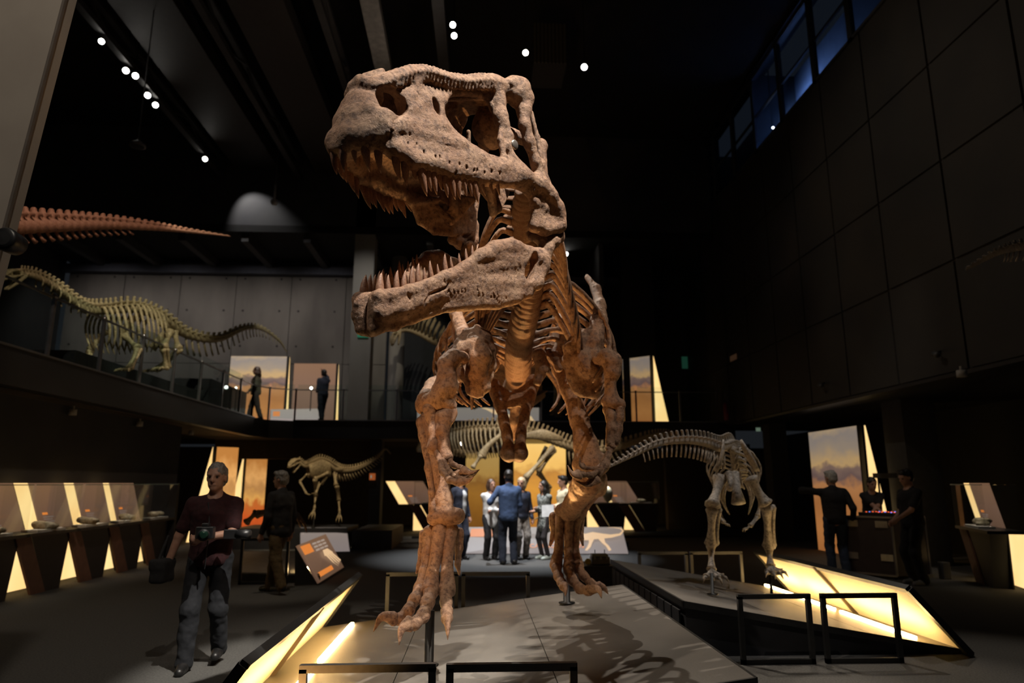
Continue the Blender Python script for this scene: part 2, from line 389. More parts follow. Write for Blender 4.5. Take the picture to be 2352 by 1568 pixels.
# concrete wall at the back of the gallery: separate cast panels
cw = sroot('wall_gallery_back', (-7, BY, MZ), 'grey board-marked concrete wall behind the gallery')
xs = [-14.75+1.98*i for i in range(6)]+[-3.3]
for i in range(len(xs)-1):
    for z0, z1 in ((MZ, 5.75), (5.77, 9.45)):
        link('concrete_panel', mesh('p', MB().box((xs[i]+.012, BY, z0), (xs[i+1]-.012, BY+.15, z1)).v, MB().box((0, 0, 0), (1, 1, 1)).f), CONC, cw)
m = MB(); HD = mat('tie_hole', (.03, .028, .026), .9)
for i in range(len(xs)-1):
    for fx in (.3, 1.6):
        for z in (4.2, 5.2, 6.4, 7.7, 8.9): m.lathe([(.04, 0), (.04, .012)], (xs[i]+fx, BY+.003, z), 10, axis=(0, -1, 0))
o = m.build('tie_holes', HD, cw); o['kind'] = 'stuff'
struct('wall_back_right', MB().box((-3.3, BY+.3, MZ), (8.2, BY+.5, 9.6)), mat('blue_black_wall', (.013, .015, .019), .85), 'dark wall behind the gallery on the right')
struct('wall_gallery_left', MB().box((-15.1, 0, MZ), (-14.9, BY, CZ)), DARKW)
# lowered soffit over the gallery with ribs
struct('ceiling_soffit', MB().box((-15, MY, 9.52), (8.2, BY+.5, 9.75)), CEIL, 'lowered ceiling over the rear gallery')
struct('wall_upper_back', MB().box((-15, MY+.05, 9.75), (8.2, MY+.3, CZ)), mat('upper_wall', (.05, .05, .052), .8, (.035, .035, .04), 1.), 'upper wall above the rear gallery')
for i in range(8):
    x = -13.6+1.98*i; y1 = BY
    m = MB(); m.box((x, MY+.1, 9.22), (x+.22, y1, 9.52)); struct('ceiling_rib', m, mat('rib_paint', (.05, .048, .05), .7), None)
m = MB(); m.box((-15, BY-.35, 9.0), (-3.4, BY-.05, 9.28)); struct('trim_5', m, mat('blue_grey_beam', (.07, .075, .1), .7), 'blue grey beam along the top of the concrete wall')
m = MB(); m.box((-3, BY-.2, 8.9), (6, BY+.1, 9.1)); struct('trim_6', m, mat('blue_grey_beam', (.07, .075, .1), .7), 'grey beam at the rear right')
m = MB(); m.box((4.0, MY+.4, 8.0), (4.15, BY, 9.5)); struct('trim_7', m, mat('rib_paint', (.05, .048, .05), .7))
# pillars
m = MB(); m.box((-4.02, MY+.05, MZ), (-3.38, MY+.65, CZ)); struct('pillar', m, CONCL, 'pale concrete pillar rising from the gallery')
m = MB(); m.lathe([(.27, MZ), (.27, 9.6)], (-2.85, MY+2.4, 0), 20); struct('pillar', m, CONC, 'round grey pillar behind the concrete pillar')
m = MB(); m.box((4.9, MY+1.2, MZ), (6.0, MY+1.6, 9.6)); struct('pillar', m, mat('blue_black_wall', (.013, .015, .019), .85), 'dark wall fin at the rear right')
for x, y, w_ in ((8.5, 19.6, .5), (8.7, 13.6, .7)):
    m = MB(); m.box((x, y, 0), (x+w_, y+w_, 3.4)); struct('pillar', m, mat('column_paint', (.045, .045, .047), .8), 'dark column below the right wall')
# right wall: large perforated panels above an open recess
rw = sroot('wall_right', (RX, 12, 3.35), 'dark right wall of perforated metal panels')
ys = [22.4, 20.6, 18.85, 17.1, 15.45, 13.8, 12.12, 10.3, 8.5, 6.7, 4.9, 3.1]; zs = [3.37, 5.18, 6.93, 8.72, 10.7]
for i in range(len(ys)-1):
    for j in range(len(zs)-1):
        link('wall_panel', mesh('p', MB().box((RX, ys[i+1]+.025, zs[j]+.02), (RX+.05, ys[i]-.025, zs[j+1]-.02)).v, MB().box((0, 0, 0), (1, 1, 1)).f), MESHP, rw)
m = MB(); m.box((RX+.05, 2, 3.35), (RX+.3, 22.4, 10.7)); m.build('wall_core', mat('panel_joint', (.05, .048, .046), .7), rw)
m = MB(); m.box((RX-.03, 2, 3.3), (RX+.3, 22.4, 3.36)); m.build('bottom_edge', SLAB, rw)
struct('ceiling_recess', MB().box((RX+.3, 2, 3.3), (14, 22.4, 3.4)), BLACK)
struct('wall_recess', MB().box((11.2, 2, 0), (11.4, 26, 3.3)), mat('recess_wall', (.022, .022, .024), .85), 'dark wall of the recess below the right wall')
struct('wall_right_end', MB().box((RX+.02, 22.4, MZ), (RX+.4, BY+.5, 10.7)), BLACK)
struct('wall_right_top', MB().box((RX+1.3, 2, 10.6), (RX+1.4, 24, CZ)), mat('blue_room_wall', (.10, .12, .16), .8), 'wall of the room behind the clerestory windows')
# clerestory windows along the top of the right wall
FRAME = mat('dark_window_frame', (.05, .052, .056), .45)
GL = glass('window_glass', (.72, .8, .92))
ws = [22.4, 20.7, 19.0, 17.37, 15.7, 13.95, 12.4, 10.7, 9.0, 7.3, 5.6]
for i in range(len(ws)-1):
    y1, y0 = ws[i], ws[i+1]; r = sroot('window_%d' % (i+1), (RX, y0, 10.7), 'clerestory window high in the right wall'); z0, z1 = 10.72, 13.0; ym = (y0+y1)/2; zm = 11.75
    m = MB(); m.box((RX-.02, y0, z0), (RX+.08, y0+.1, z1)); m.box((RX-.02, y1-.06, z0), (RX+.08, y1, z1)); m.box((RX-.02, y0, z1-.08), (RX+.08, y1, z1)); m.box((RX-.02, y0, z0), (RX+.08, y1, z0+.06)); m.build('window_frame', FRAME, r)
    m = MB(); m.box((RX, y0+.1, zm-.025), (RX+.06, y1-.06, zm+.025)); m.build('glazing_bar', FRAME, r)
    for a, b in ((z0+.06, zm-.025), (zm+.025, z1-.08)):
        m = MB(); m.box((RX+.02, y0+.1, a), (RX+.03, y1-.06, b)); m.build('pane', GL, r)
m = MB(); m.box((RX-.1, 2, 13.0), (RX+.2, 22.5, CZ)); struct('trim_8', m, SLAB)
struct('wall_window_end', MB().box((RX+.05, 22.4, 10.6), (RX+1.4, 22.6, CZ)), mat('blue_room_wall', (.10, .12, .16), .8))
struct('window_light_stop', MB().box((RX+.1, 17.4, 10.72), (RX+1.3, 17.5, CZ)), FRAME)  # added sheet that keeps the blue lamp's light out of the far bays
struct('floor_window_room', MB().box((RX+.1, 2, 10.6), (RX+1.3, 22.4, 10.7)), FRAME)
# overhead: trusses, ducts, channel beams
BEAM = mat('dark_steel_beam', (.035, .033, .032), .6, (.022, .021, .02), 3.)
def truss(name, x, y0, y1, z, w_=.16, h=.5, n=14, label=None):
    r = sroot(name, (x, y0, z), label)
    m = MB(); m.bar((x, y0, z), (x, y1, z), w_, .14); m.build('lower_chord', BEAM, r)
    m = MB(); m.bar((x, y0, z+h), (x, y1, z+h), w_*.8, .1); m.build('upper_chord', BEAM, r)
    for k in range(n):
        a = y0+(y1-y0)*k/n; b = y0+(y1-y0)*(k+1)/n; mb = MB(); mb.bar((x, a, z+(0 if k % 2 else h)), (x, b, z+(h if k % 2 else 0)), .05, .05); mb.build('brace', BEAM, r)
    return r
for x in (-8.4, -5.9, -3.4): truss('ceiling_truss', x, 2, MY, 11.4, label='dark steel truss running along the ceiling')
m = MB(); m.box((-5.4, 3, 11.6), (-4.2, MY, 12.0)); struct('ceiling_duct', m, mat('dark_duct', (.03, .024, .02), .6), 'broad dark duct below the ceiling')
m = MB(); m.box((-8.0, 3, 11.7), (-6.6, MY, 12.1)); struct('ceiling_duct', m, mat('dark_duct', (.03, .024, .02), .6), 'dark duct below the ceiling on the left')
PALEB = mat('pale_ribbed_metal', (.22, .21, .19), .5, (.15, .14, .13), 8.)
m = MB(); a, b = PZ(850, 0, 11.3), PZ(880, 150, 11.3); d = unit(b-a); m.bar(a-d*1.0, b+d*3, .38, .22); struct('ceiling_beam', m, PALEB, 'pale metal channel running along the ceiling above the skull')
m = MB(); a, b = PZ(1006, 0, 11.4), PZ(1020, 150, 11.4); d = unit(b-a); m.bar(a-d*1.0, b+d*3, .25, .2); struct('ceiling_beam', m, mat('grey_channel', (.05, .05, .052), .6), 'dark grey channel on the ceiling carrying spotlights')
# ribbed air diffuser box
c = PZ(1255, 160, 11.0); r = sroot('ceiling_diffuser', tuple(c), 'ribbed box diffuser hanging from the ceiling')
m = MB(); m.box((c[0]-.32, c[1]-.4, c[2]-.1), (c[0]+.42, c[1]+.6, c[2]+.9)); m.build('casing', mat('diffuser_casing', (.03, .028, .025), .6), r)
for k in range(9):
    m = MB(); m.box((c[0]-.32+k*.085, c[1]-.43, c[2]-.1), (c[0]-.28+k*.085, c[1]-.4, c[2]+.9)); m.build('slat', mat('slat_metal', (.09, .085, .07), .5), r)
# ================================================================== the large theropod skeleton
def bone_mat(name, c1, c2, c3, bump=.004, rough=.62):
    if name in MATS: return MATS[name]
    m = mat(name, c1, rough, c2, 5., 8., bump, 38., contrast=(.32, .68)); nt = m.node_tree; N = nt.nodes; L = nt.links
    b = N['Principled BSDF']; src = b.inputs['Base Color'].links[0].from_socket
    tc = N.new('ShaderNodeTexCoord'); n = N.new('ShaderNodeTexNoise'); n.inputs['Scale'].default_value = 30; n.inputs['Detail'].default_value = 10; n.inputs['Roughness'].default_value = .7
    L.new(tc.outputs['Object'], n.inputs['Vector']); r = N.new('ShaderNodeValToRGB')
    r.color_ramp.elements[0].position = .36; r.color_ramp.elements[1].position = .54; r.color_ramp.elements[0].color = (1, 1, 1, 1); r.color_ramp.elements[1].color = (0, 0, 0, 1)
    L.new(n.outputs['Fac'], r.inputs[0]); mx = N.new('ShaderNodeMix'); mx.data_type = 'RGBA'
    mx.inputs[7].default_value = (*c3, 1); L.new(r.outputs[0], mx.inputs[0]); L.new(src, mx.inputs[6]); L.new(mx.outputs[2], b.inputs['Base Color'])
    for nd in N:                                   # rougher, slightly streaked relief
        if nd.type == 'TEX_NOISE' and abs(nd.inputs['Scale'].default_value-38) < .1: nd.inputs['Roughness'].default_value = .68; nd.inputs['Distortion'].default_value = .5; nd.inputs['Scale'].default_value = 46
    return m
RED = bone_mat('red_brown_fossil_bone', (.35, .21, .128), (.255, .128, .07), (.10, .045, .025), bump=.012)
REDT = mat('brown_tooth_enamel', (.35, .19, .12), .36, (.2, .09, .055), 14., 4., .001, 120., stretch=(1, 1, 1))

THE = thing('theropod_skeleton', 'huge red-brown theropod skeleton with wide open toothed jaws on the central platform', 'skeleton', (.3, 6.4, .25))

# ---- skull frame: origin at the snout, t runs back, n to the animal's left, u up
def skull_frame(Ys=3.7, th=40, roll=5, px=(790, 335)):
    O = PY(*px, Ys); t = math.radians(th); r = math.radians(roll)
    h = np.array([-math.sin(t), -math.cos(t), 0]); n0 = np.array([math.cos(t), -math.sin(t), 0])
    n = math.cos(r)*n0-math.sin(r)*np.array([0, 0, 1.]); u = np.cross(h, n)
    if u[2] < 0: u = -u
    return O, h, n, u
SO, SH, SN, SU = skull_frame()
def sk(x, y, w_):
    """pixel of the photograph met with the plane at half-width w_, in skull coordinates"""
    r = ray(x, y); s = (w_-(CAM-SO)@SN)/(r@SN); d = CAM+s*r-SO
    return np.array([-(d@SH), d@SN, d@SU])
def A(x, y, w_): return sk(700+x/3.564, 120+y/3.564, w_)       # read off an enlarged crop of the skull
def B(x, y, w_): return sk(780+x/3.564, 500+y/3.564, w_)       # and of the lower jaw
MSK = Matrix(((-SH[0], SN[0], SU[0], SO[0]), (-SH[1], SN[1], SU[1], SO[1]), (-SH[2], SN[2], SU[2], SO[2]), (0, 0, 0, 1)))

def inset(pts, d):
    """pull an outline inwards by d picture units"""
    n = len(pts); area = sum(pts[i][0]*pts[(i+1) % n][1]-pts[(i+1) % n][0]*pts[i][1] for i in range(n)); sg = 1 if area > 0 else -1; out = []
    for i in range(n):
        a, b, c = pts[i-1], pts[i], pts[(i+1) % n]; e1 = unit((b[0]-a[0], b[1]-a[1])); e2 = unit((c[0]-b[0], c[1]-b[1]))
        n1 = np.array([-e1[1], e1[0]])*sg; n2 = np.array([-e2[1], e2[0]])*sg; m = unit(n1+n2); f = d/max(.6, float(m@n1))
        out.append((b[0]+m[0]*f, b[1]+m[1]*f, b[2]))
    return out
def plate(S, fn, pts, r, k=.02, ins=0):
    if ins: pts = inset(pts, ins)
    P = [fn(*p) for p in pts]; tris = geometry.tessellate_polygon([[Vector((p[0], p[1], 0)) for p in pts]])
    for a, b, c in tris: S.tri(P[a], P[b], P[c], r, k)
def strip(S, fn, pts, rad, k=.02, op='add'):
    P = [fn(*p) for p in pts]; rad = rad if hasattr(rad, '__len__') else [rad]*len(P); S.chain(P, rad, k, op)

S = SDF((-.32, 0, -.5), (2.0, .54, 1.0), .0065)
# snout: premaxilla
plate(S, A, [(330, 770, .02), (390, 738, .07), (460, 735, .11), (560, 765, .145), (695, 815, .18), (690, 610, .19), (640, 545, .185), (560, 470, .13), (540, 350, .09), (440, 340, .03), (370, 520, .02), (320, 650, .0)], .038, .03, 30)
S.chain([(.02, 0, -.015), (.035, 0, .05), (.065, 0, .15), (.105, 0, .27), (.135, 0, .375), (.16, 0, .45)], [.06, .085, .104, .106, .088, .06], .04)
S.chain([(-.03, 0, -.035), (-.02, .05, -.03), (.02, .10, -.01), (.08, .14, .01), (.15, .18, .01)], [.03, .03, .03, .03, .032], .02)
S.chain([(-.025, 0, .0), (.0, .06, .04), (.07, .12, .08), (.15, .165, .09)], [.035, .045, .05, .05], .07)
S.ell((.10, .075, .13), (.105, .085, .14), None, .06)
S.ell((.13, .10, .26), (.08, .05, .09), None, .05)
# snout roof and rugose nasal ridge
ridge = [(490, 250, .05), (570, 285, .10), (670, 245, .14), (760, 205, .165), (870, 175, .18), (960, 170, .19), (1060, 200, .2), (1160, 230, .205), (1260, 250, .21), (1360, 250, .215), (1450, 240, .22), (1530, 255, .225), (1600, 285, .23), (1640, 330, .24)]
strip(S, A, ridge, [.035, .04, .042, .042, .042, .042, .042, .042, .042, .044, .046, .05, .055, .055], .025)
rp_ = spline([A(*p) for p in ridge], 46)
for i in range(2, 45):
    q = rp_[i]+np.array([0, .016, 0]); s_ = .019+.007*random.random()
    S.chain([q+np.array([.014, .022, -.042-.012*random.random()]), q+np.array([.004, .03, 0]), q+np.array([-.008, .004, .036])], [s_*.55, s_*.8, s_*.7], .005)
for i in range(0, 12, 1):
    a, b = A(*ridge[i]), A(*ridge[i+1]); S.tri(a, b, (a[0], 0, a[2]+.03), .03, .03); S.tri(b, (a[0], 0, a[2]+.03), (b[0], 0, b[2]+.03), .03, .03)
for q in range(7):
    yy = 330-q*24; S.cone(A(425+q*10, yy, .0), A(560+q*12, yy-30, .08), .012, .02, .012)
# behind the naris
plate(S, A, [(640, 525, .185), (690, 610, .19), (760, 560, .2), (830, 470, .195), (880, 330, .17), (960, 230, .15), (900, 190, .14), (800, 220, .14), (790, 330, .155), (760, 450, .175)], .036, .025)
strip(S, A, [(550, 360, .09), (600, 300, .11), (700, 250, .14), (800, 240, .16)], [.035, .036, .036, .04], .02)
strip(S, A, [(800, 470, .195), (850, 380, .19), (890, 280, .175), (910, 200, .18)], [.04, .045, .045, .04], .03)
strip(S, A, [(995, 400, .2), (1005, 480, .21), (1045, 545, .225), (1090, 500, .225), (1085, 425, .22), (1030, 375, .205), (995, 400, .2)], .019, .012)
NR = [(A(680+112*math.cos(q)-20*math.sin(q), 415+20*math.cos(q)+112*math.sin(q), .155+.03*math.cos(q)+.02*math.sin(q))) for q in np.linspace(0, 2*PI, 15)]
S.chain(NR, [.026]*15, .02)
plate(S, A, [(800, 230, .11), (1500, 280, .14), (1490, 370, .15), (1150, 390, .14), (960, 430, .14), (830, 360, .12)], .016, .015)
plate(S, A, [(890, 330, .185), (990, 250, .18), (1180, 310, .2), (1115, 400, .215), (1090, 480, .22), (1150, 600, .24), (1000, 600, .22), (870, 480, .2)], .03, .025)
strip(S, A, [(640, 525, .185), (740, 500, .185), (790, 400, .17), (810, 260, .15)], [.03, .034, .034, .03], .02)
# maxilla with the ascending process
plate(S, A, [(700, 600, .2), (700, 830, .2), (870, 935, .24), (1150, 1020, .285), (1400, 1075, .325), (1620, 1090, .36), (1800, 1080, .38), (1620, 930, .36), (1450, 850, .325), (1290, 735, .29), (1150, 600, .25), (1090, 480, .225), (1060, 520, .225), (1000, 400, .2), (960, 260, .16), (880, 330, .175), (830, 470, .2), (760, 560, .205)], .042, .03, 38)
plate(S, A, [(960, 250, .155), (1000, 420, .2), (1010, 400, .2), (1090, 420, .215), (1120, 380, .215), (1170, 330, .2), (1400, 330, .2), (1420, 350, .21), (1400, 300, .19), (1200, 260, .17), (1060, 230, .16)], .026, .015)
strip(S, A, [(1090, 500, .225), (1110, 400, .22), (1180, 345, .21), (1300, 330, .21), (1410, 345, .215)], .02, .012)
strip(S, A, [(735, 775, .205), (870, 860, .24), (1150, 945, .285), (1400, 1005, .325), (1620, 1040, .36), (1800, 1050, .385)], [.038, .04, .042, .044, .044, .046], .03)
strip(S, A, [(1120, 560, .235), (1290, 735, .29), (1450, 845, .325), (1620, 905, .36), (1740, 930, .38)], [.022, .026, .028, .03, .034], .02)
# lacrimal, postorbital boss, postorbital bar, jugal, quadratojugal
strip(S, A, [(1570, 270, .23), (1585, 400, .25), (1600, 540, .285)], [.05, .046, .042], .04)
plate(S, A, [(1430, 280, .18), (1600, 300, .22), (1600, 500, .26), (1540, 460, .23), (1480, 360, .2)], .02, .03)
strip(S, A, [(1600, 500, .27), (1605, 530, .285), (1620, 590, .3), (1660, 690, .325), (1650, 780, .34), (1690, 870, .36), (1760, 950, .375)], [.042, .044, .04, .04, .034, .034, .04], .03)
strip(S, A, [(1612, 600, .30), (1600, 720, .33), (1630, 860, .36), (1720, 930, .375)], [.02, .018, .02, .03], .02)
S.ell(A(1745, 335, .29), (.085, .085, .115), None, .03)
strip(S, A, [(1640, 290, .23), (1700, 270, .27), (1770, 290, .3), (1810, 380, .32), (1800, 480, .33)], [.05, .06, .06, .055, .05], .03)
for q in range(5): S.ell(A(1680+q*30, 255+q*q*5, .29+.008*q), .028, None, .012)
strip(S, A, [(1790, 480, .33), (1800, 600, .35), (1840, 740, .37), (1890, 900, .39), (1935, 1060, .405)], [.048, .042, .04, .04, .05], .03)
strip(S, A, [(1620, 950, .36), (1760, 1010, .38), (1900, 1090, .4), (1990, 1180, .41), (2050, 1280, .415), (2080, 1400, .42)], [.05, .062, .07, .066, .062, .058], .04)
plate(S, A, [(1600, 1000, .36), (1830, 1130, .39), (1880, 1230, .4), (1880, 1420, .39), (2060, 1440, .42), (2090, 1340, .42), (1990, 1150, .41), (1900, 1080, .4)], .03, .03)
strip(S, A, [(1850, 500, .3), (1900, 700, .33), (1940, 900, .37), (1940, 930, .38)], [.02, .02, .02, .02], .02)   # squamosal edge behind
strip(S, A, [(1930, 930, .37), (2000, 1130, .4), (2080, 1290, .41)], [.03, .035, .04], .03)
strip(S, A, [(1870, 1430, .36), (1960, 1450, .40), (2080, 1430, .42)], [.04, .045, .045], .03)      # quadrate condyle
# skull roof and braincase
for a, b, c in (((1640, 290), (1745, 330), .24), ((1500, 230), (1650, 300), .2)):
    p, q = A(*a, c), A(*b, c+.04); S.tri(p, q, (p[0], 0, p[2]+.02), .045, .03); S.tri(q, (p[0], 0, p[2]+.02), (q[0], 0, q[2]-.02), .045, .03)
bq = A(1760, 420, .28)
S.ell((bq[0]+.02, 0, bq[2]-.12), (.16, .12, .15), None, .05)
S.cone((bq[0]+.05, .05, bq[2]-.12), (bq[0]+.28, .3, bq[2]-.22), .06, .035, .04)
# quadrate and pterygoid wing
jq = A(1970, 1430, .38)
S.cone((bq[0]+.26, .3, bq[2]-.2), (jq[0]+.02, .36, jq[2]+.02), .035, .045, .03)
# palate: vomers, palatine and pterygoid wings
m0 = A(690, 760, .18); m1 = A(1600, 1060, .34)
S.tri((m0[0]-.15, .05, m0[2]+.1), (m0[0]+.55, .0, m0[2]+.2), (m1[0], .0, m1[2]+.18), .02, .03)
S.tri((m0[0]+.45, .24, m0[2]+.04), (m1[0]-.05, .06, m1[2]+.15), (m1[0]-.1, .32, m1[2]+.03), .022, .03)
S.tri((m0[0], .15, m0[2]+.06), (m0[0]+.5, .25, m0[2]+.05), (m0[0]+.5, .03, m0[2]+.18), .02, .03)
S.cone((m1[0]-.05, .07, m1[2]+.12), (m1[0]+.16, .2, m1[2]-.10), .035, .03, .03)
S.cone((m1[0]-.1, .32, m1[2]+.02), (m1[0]+.12, .2, m1[2]-.16), .035, .028, .03)
S.tri((m1[0]-.02, .2, m1[2]+.02), (m1[0]+.17, .2, m1[2]-.13), (m1[0]+.3, .16, m1[2]+.06), .02, .03)
# openings and small pits
S.ell(A(688, 415, .16), (.084, .2, .094), Matrix.Rotation(math.radians(-28), 3, 'Y'), .016, 'sub')
S.ell(A(1040, 462, .21), (.028, .12, .06), Matrix.Rotation(math.radians(-22), 3, 'Y'), .012, 'sub')
for x, y in ((818, 660), (878, 668), (860, 742), (935, 745), (985, 815), (1075, 855), (1110, 855), (1265, 915), (1325, 940), (1385, 965), (1410, 965), (1470, 985), (1530, 975), (1600, 990), (1180, 905), (1235, 985)):
    ww = .2+(x-700)/920*.16; S.ell(A(x, y, ww+.045), (.007, .03, .014), None, .006, 'sub')
strip(S, A, [(690, 800, .225), (700, 650, .235), (735, 560, .24), (820, 490, .235), (860, 380, .21), (890, 260, .185)], .008, .006, 'sub')
strip(S, A, [(950, 720, .295), (1080, 735, .31), (1160, 760, .315), (1230, 770, .33)], .006, .005, 'sub')
for q in range(34):
    x = 880+q*21+random.uniform(-12, 12); y = 560+(x-880)*.52+random.uniform(-150, 60); ww = .2+(x-700)/920*.16+.042
    strip(S, A, [(x, y, ww), (x+random.uniform(10, 30), y+random.uniform(40, 90), ww+.01)], .0035, .003, 'sub')
S.mirror()
plate(S, A, [(800, 1130, -.28), (850, 1230, -.28), (930, 1400, -.3), (1050, 1490, -.31), (1200, 1505, -.33), (1390, 1480, -.36), (1330, 1300, -.3), (1300, 1180, -.26), (1130, 1190, -.24), (1000, 1190, -.24)], .02, .02, 18)
S.ell(A(1072, 1272, -.3), (.05, .12, .03), Matrix.Rotation(math.radians(20), 3, 'Y'), .012, 'sub')
V, Fq = S.net()
SKULL = link('skull', np_mesh('skull', V, Fq, [(70, .0013, 1), (26, .0017, 2), (9, .004, 3)]), RED, THE, MSK)
tag(SKULL, 'weathered red-brown skull with large openings')

# ---- lower jaw
S = SDF((.05, 0, -1.3), (2.15, .54, .1), .0065)
top = [(285, 650, .07), (400, 600, .12), (560, 560, .16), (700, 515, .19), (860, 445, .225), (1000, 375, .255), (1130, 275, .285), (1260, 195, .31), (1400, 165, .335), (1480, 200, .35), (1560, 240, .36), (1660, 230, .375)]
bot = [(1690, 330, .385), (1650, 560, .375), (1560, 650, .355), (1450, 700, .33), (1290, 745, .29), (1080, 750, .245), (900, 765, .205), (740, 810, .165), (600, 865, .13), (450, 920, .09), (330, 940, .06)]
hole = [(1480, 420, .34), (1555, 300, .36), (1575, 400, .36), (1520, 500, .35)]
plate(S, B, top+bot, .034, .03, 44)
strip(S, B, [(340, 880, .065), (335, 760, .075), (345, 690, .09)], [.04, .045, .04], .03)
strip(S, B, [(330, 780, .085), (500, 740, .13), (650, 690, .165), (800, 640, .2)], [.055, .055, .045, .04], .04)
strip(S, B, [(x, y+42, q) for x, y, q in top[:7]], [.03]*7, .02)
strip(S, B, [(600, 810, .13), (900, 715, .205), (1290, 690, .29), (1520, 610, .35)], [.03, .032, .034, .036], .03)
strip(S, B, [(1130, 330, .285), (1260, 260, .31), (1400, 235, .335)], [.036, .042, .045], .03)
strip(S, B, [(1500, 560, .35), (1600, 520, .365), (1660, 400, .38), (1690, 250, .385), (1740, 190, .39), (1800, 160, .4), (1815, 120, .41)], [.04, .05, .05, .05, .05, .035, .025], .03)
strip(S, B, [(1560, 150, .30), (1650, 180, .36), (1740, 190, .39)], [.03, .035, .04], .03)
strip(S, B, [(1550, 130, .28), (1640, 150, .32), (1700, 180, .36)], [.022, .025, .03], .02)
a, b = B(300, 900, .06), B(330, 650, .09); S.tri(a, b, (a[0]+.02, 0, a[2]), .045, .02); S.tri(b, (a[0]+.02, 0, a[2]), (b[0]+.03, 0, b[2]), .045, .02)
for a, b in zip(hole, hole[1:]+hole[:1]): pass
hc = B(1530, 405, .35); S.ell(hc, (.046, .12, .125), Matrix.Rotation(math.radians(12), 3, 'Y'), .012, 'sub')
strip(S, B, [(700, 760, .215), (705, 680, .222), (740, 630, .23), (870, 570, .25)], .009, .006, 'sub')
for q in range(70):
    x = random.uniform(820, 1440); y = random.uniform(430, 720)
    if y < 900-.5*x+330: pass
    ww = .2+(x-800)/620*.12+.034; strip(S, B, [(x, y, ww), (x+random.uniform(-8, 12), y+random.uniform(25, 70), ww)], .004, .004, 'sub')
for q in range(5): strip(S, B, [(560+q*25, 620-q*8, .19), (575+q*25, 690-q*8, .18)], .006, .005, 'sub')
S.f[:, :int(round((-S.ax[1][0]+.0085)/S.h)), :] += .0   # the two halves stay apart at the chin
i0 = int(round(-S.ax[1][0]/S.h)); S.f[:, i0:i0+2, :] = np.maximum(S.f[:, i0:i0+2, :], np.array([.006, .001], np.float32)[None, :, None])
S.mirror(); V, Fq = S.net()
JAW = link('lower_jaw', np_mesh('lower_jaw', V, Fq, [(70, .0016, 4), (26, .0022, 5), (9, .004, 6)]), RED, THE, MSK)

# ---- teeth: curved blades, each a piece of its own
def tooth_mesh():
    m = MB(); pts = [(0, 0, -.22), (0, 0, 0), (.015, 0, .3), (.05, 0, .6), (.11, 0, .85), (.16, 0, 1.0)]
    m.tube(pts, [.15, .2, .185, .135, .07, .006], 10, .72, (1, 0, 0)); return mesh('tooth', m.v, m.f)
TOOTH = tooth_mesh(); TOOTH.materials.append(REDT); TOOTH.polygons.foreach_set('use_smooth', [True]*len(TOOTH.polygons))
def put_tooth(parent, p, q, back, wscale=1.0):
    """p root, q tip in skull coordinates, back: direction the tooth curves to"""
    p = np.array(p); q = np.array(q); L = np.linalg.norm(q-p); z = unit(q-p); x = unit(np.array(back)-z*(np.array(back)@z)); y = np.cross(z, x)
    M = Matrix(((x[0]*L*wscale, y[0]*L*wscale, z[0]*L, p[0]), (x[1]*L*wscale, y[1]*L*wscale, z[1]*L, p[1]), (x[2]*L*wscale, y[2]*L*wscale, z[2]*L, p[2]), (0, 0, 0, 1)))
    o = bpy.data.objects.new('tooth', TOOTH); COL.objects.link(o); o.parent = parent; o.matrix_basis = M   # parent carries the skull frame
    o.matrix_parent_inverse = Matrix(); return o
up_t = [(318, 790, 300, 955, .03), (400, 765, 402, 900, .075), (490, 760, 505, 955, .115), (600, 785, 600, 965, .15), (742, 850, 755, 1030, .2), (822, 890, 815, 1068, .215), (890, 920, 895, 1040, .235), (955, 965, 975, 1155, .25), (1012, 985, 1018, 1120, .26),
        (1056, 1000, 1062, 1145, .268), (1104, 1010, 1108, 1115, .275), (1150, 1025, 1155, 1170, .285), (1207, 1035, 1212, 1185, .295), (1254, 1045, 1255, 1185, .303), (1305, 1055, 1312, 1165, .312), (1350, 1065, 1358, 1168, .32), (1394, 1075, 1402, 1215, .328), (1450, 1085, 1470, 1170, .338), (1520, 1090, 1530, 1160, .35), (1575, 1090, 1590, 1170, .358)]
for x, y, x2, y2, ww in up_t:
    p = A(x, y-12, ww+.012); q = A(x2, y2, ww+.004)
    for s_ in (1, -1): put_tooth(SKULL, p*(1, s_, 1), (p+(q-p)*1.12)*(1, s_, 1), (1, 0, 0), 1.0)
lo_t = [(330, 615, 318, 445, .09, 1.25), (400, 585, 385, 465, .12, 1), (465, 570, 458, 425, .14, 1), (525, 560, 525, 425, .155, 1), (590, 548, 583, 390, .168, .9), (645, 530, 632, 368, .18, .9), (700, 510, 684, 405, .192, .9), (752, 490, 726, 350, .2, .9), (812, 470, 792, 378, .214, .9), (868, 440, 848, 292, .228, .9),
        (920, 410, 900, 318, .24, .9), (985, 380, 968, 288, .253, .9), (1040, 350, 1024, 250, .264, .9), (1090, 320, 1078, 222, .276, .9)]
for x, y, x2, y2, ww, f_ in lo_t:
    p = B(x, y+10, ww-.02); q = B(x2, y2, ww-.02)
    for s_ in (1, -1): put_tooth(JAW, p*(1, s_, 1), q*(1, s_, 1), (1, 0, 0), f_)
# bolt head that holds the cheek
p = MSK @ Vector(A(1722, 755, .385)); m = MB(); m.lathe([(.001, -.004), (.03, -.004), (.034, 0), (.034, .03)], p, 16, axis=SN*-1)
m.build('support_disc', mat('dull_steel', (.45, .4, .36), .35, metal=.8), THE, True)

